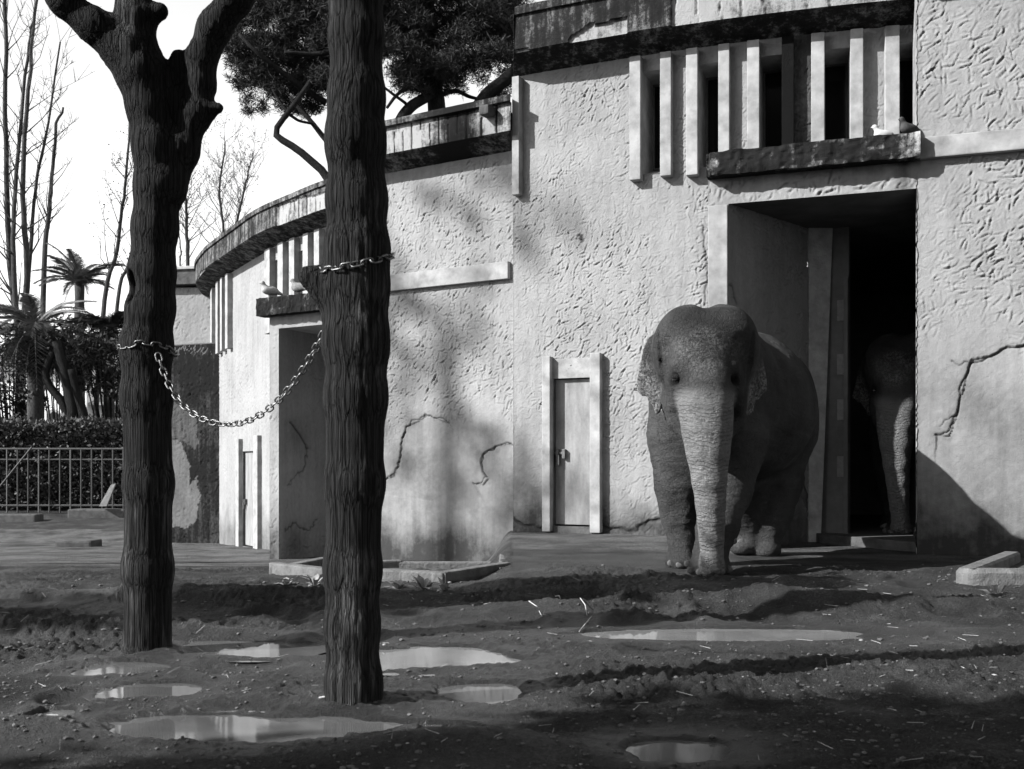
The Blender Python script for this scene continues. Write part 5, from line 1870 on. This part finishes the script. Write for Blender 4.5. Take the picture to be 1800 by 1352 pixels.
limb([(590, 345, DP - 3), (573, 308, DP - 3), (548, 284, DP - 3), (522, 262, DP - 3), (497, 247, DP - 3), (484, 232, DP - 3), (500, 206, DP - 3), (522, 178, DP - 3), (534, 160, DP - 2.5), (600, 90, DP - 1), (755, 60, DP)], 0.14, 0.08)
limb([(600, 270, DP - 2), (573, 246, DP - 2), (548, 215, DP - 2), (522, 186, DP - 2), (510, 170, DP - 2)], 0.11, 0.05)
limb([(511, 203, DP - 3), (525, 212, DP - 2.6), (541, 216, DP - 2.2), (551, 218, DP - 2)], 0.05, 0.04)
limb([(511, 203, DP - 3), (494, 182, DP - 3), (480, 160, DP - 3)], 0.05, 0.03)
limb([(572, 180, DP - 1), (540, 160, DP - 1.5), (500, 130, DP - 2), (450, 90, DP - 2.5), (420, 60, DP - 2.5)], 0.12, 0.05)
limb([(757, 80, DP), (700, 70, DP - 1), (620, 80, DP - 2), (560, 95, DP - 2), (500, 92, DP - 2.4)], 0.16, 0.06)
limb([(765, 160, DP), (730, 150, DP - 1), (700, 165, DP - 1.4), (680, 190, DP - 1.5)], 0.09, 0.05)
limb([(700, 205, DP - 1), (720, 190, DP - 1), (690, 165, DP - 1.5), (670, 150, DP - 1.5)], 0.07, 0.04)
limb([(768, 170, DP), (800, 160, DP + 0.5), (825, 170, DP + 0.5), (845, 175, DP)], 0.10, 0.05)
r = np.random.default_rng(81)
blobs = []
def region(n, x0, x1, y0, y1, dz, sx, sy, test=None):
    k = 0
    while k < n:
        x, y = r.uniform(x0, x1), r.uniform(y0, y1)
        if test and not test(x, y):
            continue
        blobs.append((P(x, y, DP + r.uniform(-dz, dz)), sx * r.uniform(0.7, 1.2), sy * r.uniform(0.7, 1.2)))
        k += 1
region(300, 560, 915, -60, 150, 2.2, 0.62, 0.36, lambda x, y: y < 128 + 22 * math.sin(x / 37) + 14 * math.sin(x / 11))
region(190, 400, 600, -60, 190, 1.8, 0.52, 0.32, lambda x, y: ((x - 510) / 105) ** 2 + ((y - 55) / 120) ** 2 < 1 and not (x < 420 and y < 30))
region(34, 415, 570, 140, 200, 1.2, 0.34, 0.2)
region(26, 690, 905, 130, 172, 1.5, 0.35, 0.2)
region(16, 395, 445, 20, 120, 1.2, 0.32, 0.2)
C, A = [], []
for c, sx, sy in blobs:
    m = int(60 * (sx / 0.5) ** 1.3)
    pts, v = blob_points(c, (sx, sx, sy), m, r, 0.1)
    for pt in pts:
        for j in range(7):
            C.append(pt)
            A.append((r.normal(), r.normal(), r.normal() * 0.8 + 0.5))
leaf_cards('crown', np.array(C), 0.24, M_PINE, pn, 0.10, 82, 0.0, np.array(A))
adopt(pn)

# ================================================================== trees outside the picture whose shade falls on the yard, and added crowns that block the sky
def shade_tree(label, base, top, rad, nb, dens, seed, leaf=0.26, trunk_r=0.2, blob=0.55):
    r = np.random.default_rng(seed)
    t = thing('shade_tree', label, 'tree', base, 'leafy trees outside the picture')
    g = Geo()
    b = Vector(base)
    tp = Vector((base[0], base[1], top))
    g.tube([b - Vector((0, 0, 0.2)), b.lerp(tp, 0.5) + Vector((0.1, 0.05, 0)), tp], [trunk_r, trunk_r * 0.75, trunk_r * 0.4], 8)
    g.build('trunk', M_BARK2, t)
    C = []
    g = Geo()
    for k in range(nb):
        v = r.normal(size=3)
        v /= np.linalg.norm(v)
        c = np.array([base[0], base[1], top]) + v * np.array(rad) * r.uniform(0.3, 1) ** 0.5
        a, _ = blob_points(c, (blob, blob, blob * 0.75), dens, r, 0.1)
        C.append(a)
        g.tube([tp + Vector((0, 0, -0.6)), Vector(c)], [0.05, 0.015], 4)
    o = g.build('branches', M_BARK2, t)
    leaf_cards('crown', np.concatenate(C), leaf, M_LEAF, t, 0.6, seed)
    adopt(t)
shade_tree('leafy tree left of the picture, its shade on the near soil', (-5.6, 0.55, 0), 4.3, (1.7, 0.95, 1.5), 80, 75, 91)
shade_tree('leafy tree just behind the viewer on the left', (-3.6, 0.1, 0), 5.0, (1.5, 1.05, 1.3), 80, 75, 90)
shade_tree('second leafy tree left of the picture shading the middle of the yard', (-8.8, 4.7, 0), 3.8, (1.6, 0.7, 1.4), 40, 70, 92)
shade_tree('open crowned tree left of the picture nearer to the pavilion', (-6.3, 5.7, 0), 4.4, (1.3, 0.65, 1.2), 40, 60, 93)
shade_tree('very tall thin crowned pine far left of the picture dappling the walls', (-34.0, 4.2, 0), 25.0, (3.0, 5.0, 4.0), 7, 34, 94, 0.5, 0.35, 1.2)
for k, (x, y, h, w, l) in enumerate(((-6.5, -4.5, 10.5, 5.5, 'tall umbrella pine added behind the viewer on the left as sky blocker'), (2.5, -4.0, 11.5, 6.0, 'tall umbrella pine added right behind the viewer as sky blocker'), (10.5, 0.5, 11.0, 5.5, 'tall umbrella pine added beyond the right edge as sky blocker'), (15.5, 8.0, 10.0, 4.5, 'umbrella pine added beyond the right edge beside the elephant house as sky blocker'), (7.0, 5.6, 9.8, 5.5, 'umbrella pine added beyond the right edge close to the trough as sky blocker'), (-5.8, -0.6, 11.0, 4.6, 'umbrella pine added left of the picture near the dead trees as sky blocker'), (4.0, -14.0, 9.0, 8.0, 'broad tree added far behind the viewer as sky blocker'), (-14.0, -13.0, 8.0, 6.0, 'broad tree added far behind the viewer on the left as sky blocker'), (16.0, -9.0, 8.0, 6.0, 'broad tree added far behind the viewer on the right as sky blocker'))):  # unseen trees added to cut sky fill and keep shaded surfaces dark
    flat = k < 6
    shade_tree(l, (x, y, 0), h, (w, w * 0.9, 1.3 if flat else 5.0), 230 if flat else 130, 46, 95 + k, 0.55, 0.3, 0.9)
# ================================================================== small things
def pigeon(label, at, yaw, mat, s=1.0):
    S = SDF((-0.2, -0.12, -0.02), (0.2, 0.12, 0.3), 0.01)
    S.ell((0, 0, 0.10), (0.115, 0.062, 0.062), 0.03)
    S.cone((0.06, 0, 0.13), (0.095, 0, 0.185), 0.040, 0.026, 0.03)
    S.ell((0.105, 0, 0.20), (0.032, 0.026, 0.028), 0.02)
    S.cone((0.13, 0, 0.198), (0.155, 0, 0.19), 0.010, 0.004, 0.01)
    S.cone((-0.08, 0, 0.09), (-0.185, 0, 0.055), 0.038, 0.014, 0.03)
    V, Q = S.mesh()
    t = thing('pigeon', label, 'bird', tuple(at), 'pigeons on the canopy slabs')
    V = V * s
    R = np.array(Matrix.Rotation(yaw, 3, 'Z'))
    mesh_np('body', V @ R.T, Q, mat, t, True)
    for sy in (-0.02, 0.02):
        g = Geo()
        p0 = Matrix.Rotation(yaw, 3, 'Z') @ (Vector((0.01, sy, 0.06)) * s)
        p1 = Matrix.Rotation(yaw, 3, 'Z') @ (Vector((0.01, sy, -0.005)) * s)
        g.tube([p0, p1], [0.006 * s, 0.005 * s], 5)
        g.build('leg', M_CONC_D, t)
M_PG1 = plain('pigeon_grey', 0.16, 0.8, 0.5, 25, 0.2, 0.004)
M_PG2 = plain('pigeon_white', 0.38, 0.8, 0.1, 25, 0.2, 0.004)
M_PG3 = plain('pigeon_dark', 0.05, 0.8, 0.4, 25, 0.2, 0.004)
pigeon('pale grey pigeon on the left end of the pavilion canopy', blkL.at(blkL.U(482), 0.10, STL + 0.005), math.radians(-150), plain('pigeon_pale', 0.3, 0.8, 0.4, 25, 0.2, 0.004), 1.25)
pigeon('grey pigeon on the pavilion canopy beside the branch stub', blkL.at(blkL.U(532), 0.10, STL + 0.005), math.radians(150), M_PG1, 1.25)
pigeon('white pigeon lying on the large canopy slab', blkR.at(blkR.U(1553), 0.05, ST - 0.03), math.radians(180), M_PG2, 0.9)
pigeon('dark pigeon at the corner of the large canopy slab', blkR.at(blkR.U(1598), 0.06, ST + 0.0), math.radians(200), M_PG3, 0.95)

def ground_z(x, y):
    return float(ground_h(np.array([x]), np.array([y]))[0][0])

def weed(label, px, py, s, n, seed):
    d = dg(py)
    for _ in range(6):
        x = (px - 900) / FPX * d
        d = (CH - gz_at(x, d)) * FPX / (py - HOR)
    x = (px - 900) / FPX * d
    z = ground_z(x, d)
    r = np.random.default_rng(seed)
    t = thing('weed', label, 'plant', (x, d, z), 'weeds by the basins')
    for k in range(n):
        a = r.uniform(0, 2 * math.pi)
        el = r.uniform(0.3, 1.2)
        L = s * r.uniform(0.6, 1.2)
        dv = Vector((math.cos(a) * math.cos(el), math.sin(a) * math.cos(el), math.sin(el)))
        sd = dv.cross(Vector((0, 0, 1))).normalized() * L * 0.17
        p0 = Vector((x, d, z - 0.01)); p1 = p0 + dv * L * 0.55; p2 = p0 + dv * L + Vector((0, 0, -0.25 * L))
        V = [p0, p1 + sd, p1 - Vector((0, 0, 0.02 * L)), p1 - sd, p2]
        mesh_py('leaf', V, [(0, 1, 2), (0, 2, 3), (1, 4, 2), (2, 4, 3)], M_WEED, t)
    adopt(t)
weed('small rosette weed before the left end of the basin', 503, 1026, 0.13, 12, 1)
weed('leafy weed beside the dead trunk at the basin', 552, 1028, 0.16, 16, 2)
weed('weed clump against the front of the basin', 700, 1036, 0.15, 18, 3)
weed('broad leaved weed below the middle of the basin', 745, 1040, 0.17, 18, 4)
weed('weed at the angle of the basin front', 782, 1042, 0.15, 14, 5)
weed('sunlit weed sprouting in front of the trough', 1752, 1062, 0.16, 16, 6)

# pebbles, clods and straw lying about
r = np.random.default_rng(101)
n = 20000
d = 3.0 * (10.2 / 3.0) ** r.uniform(0, 1, n)
x = r.uniform(-0.54, 0.54, n) * (d + 0.3)
z, _, _ = ground_h(x, d)
pf = pud_field(x, d)
clus = fbm(np.stack([x * 1.5, d * 1.5, 0 * x], -1) + 77, 3)
ok = (pf > 1.12) & (d < 10.2) & (r.uniform(-0.6, 0.45, n) < clus)
V, Q = [], []
ico = [(0, 0, 1), (0.894, 0, 0.447), (0.276, 0.851, 0.447), (-0.724, 0.526, 0.447), (-0.724, -0.526, 0.447), (0.276, -0.851, 0.447), (0.724, 0.526, -0.447), (-0.276, 0.851, -0.447), (-0.894, 0, -0.447), (-0.276, -0.851, -0.447), (0.724, -0.526, -0.447), (0, 0, -1)]
icf = [(0, 1, 2), (0, 2, 3), (0, 3, 4), (0, 4, 5), (0, 5, 1), (1, 6, 2), (2, 7, 3), (3, 8, 4), (4, 9, 5), (5, 10, 1), (6, 7, 2), (7, 8, 3), (8, 9, 4), (9, 10, 5), (10, 6, 1), (11, 7, 6), (11, 8, 7), (11, 9, 8), (11, 10, 9), (11, 6, 10)]
ico = np.array(ico)
pale_sets = ([], [])
for i in np.nonzero(ok)[0]:
    s = (0.0020 + 0.0085 * r.uniform() ** 6) * (0.6 + 0.09 * d[i])
    v = ico * np.array([s * r.uniform(1, 1.7), s * r.uniform(0.8, 1.3), s * r.uniform(0.5, 0.8)]) * r.uniform(0.8, 1.2, (12, 1)) + np.array([x[i], d[i], z[i] + s * 0.3])
    pale_sets[0 if r.uniform() < 0.012 else 1].append(v)
for st, m, nm in ((pale_sets[0], plain('pale_pebble', 0.3), 'pebbles'), (pale_sets[1], plain('dark_pebble', 0.075, 0.6, 0.6, 3), 'clods')):
    V = np.concatenate(st)
    F = np.concatenate([np.array(icf) + 12 * k for k in range(len(st))])
    o = mesh_np(nm, V, F, m, None, False)
    o['kind'] = 'stuff'
    tag(o, 'scattered small pale pebbles on the soil' if nm == 'pebbles' else 'scattered dark crumbs of soil', 'pebbles' if nm == 'pebbles' else 'soil')
g = Geo()
for k in range(150):
    py_ = 1010 + 330 * r.uniform() ** 1.1
    px_ = r.uniform(0, 1800)
    dd = dg(py_)
    xx = (px_ - 900) / FPX * dd
    if float(pud_field(np.array([xx]), np.array([dd]))[0]) < 1.1 or dd > 9:
        continue
    a = r.uniform(0, math.pi)
    L = r.uniform(0.02, 0.09)
    zz = ground_z(xx, dd) + 0.006
    x2, y2 = xx + L * math.cos(a), dd + L * math.sin(a)
    g.tube([(xx, dd, zz), (x2, y2, ground_z(x2, y2) + 0.008)], [0.0013, 0.0008], 3)
o = g.build('straw', plain('straw_stalk', 0.30), None)
o['kind'] = 'stuff'
tag(o, 'bits of straw scattered over the soil', 'straw')
M_STRAW = plain('dry_twig', 0.34)
for k, (xa, ya, xb, yb) in enumerate(((561, 1237, 610, 1245), (930, 1080, 953, 1097), (1020, 1083, 1032, 1095), (1018, 1109, 1040, 1096), (976, 1047, 985, 1051))):
    pa = (xa - 900) / FPX * dg(ya), dg(ya)
    pb = (xb - 900) / FPX * dg(yb), dg(yb)
    za, zb2 = ground_z(*pa), ground_z(*pb)
    g = Geo()
    g.tube([(pa[0], pa[1], za + 0.012), (0.5 * (pa[0] + pb[0]) + 0.01, 0.5 * (pa[1] + pb[1]), 0.5 * (za + zb2) + 0.025), (pb[0], pb[1], zb2 + 0.012)], [0.0034, 0.003, 0.0015], 5)
    tag(g.build('twig', M_STRAW), ['thin straight twig before the nearest dead trunk', 'bent twig on the soil below the small door', 'short pale stick just above the long puddle', 'curved twig at the left tip of the long puddle', 'tiny pale stick beside the round hollow'][k], 'twig', 'twigs on the soil')
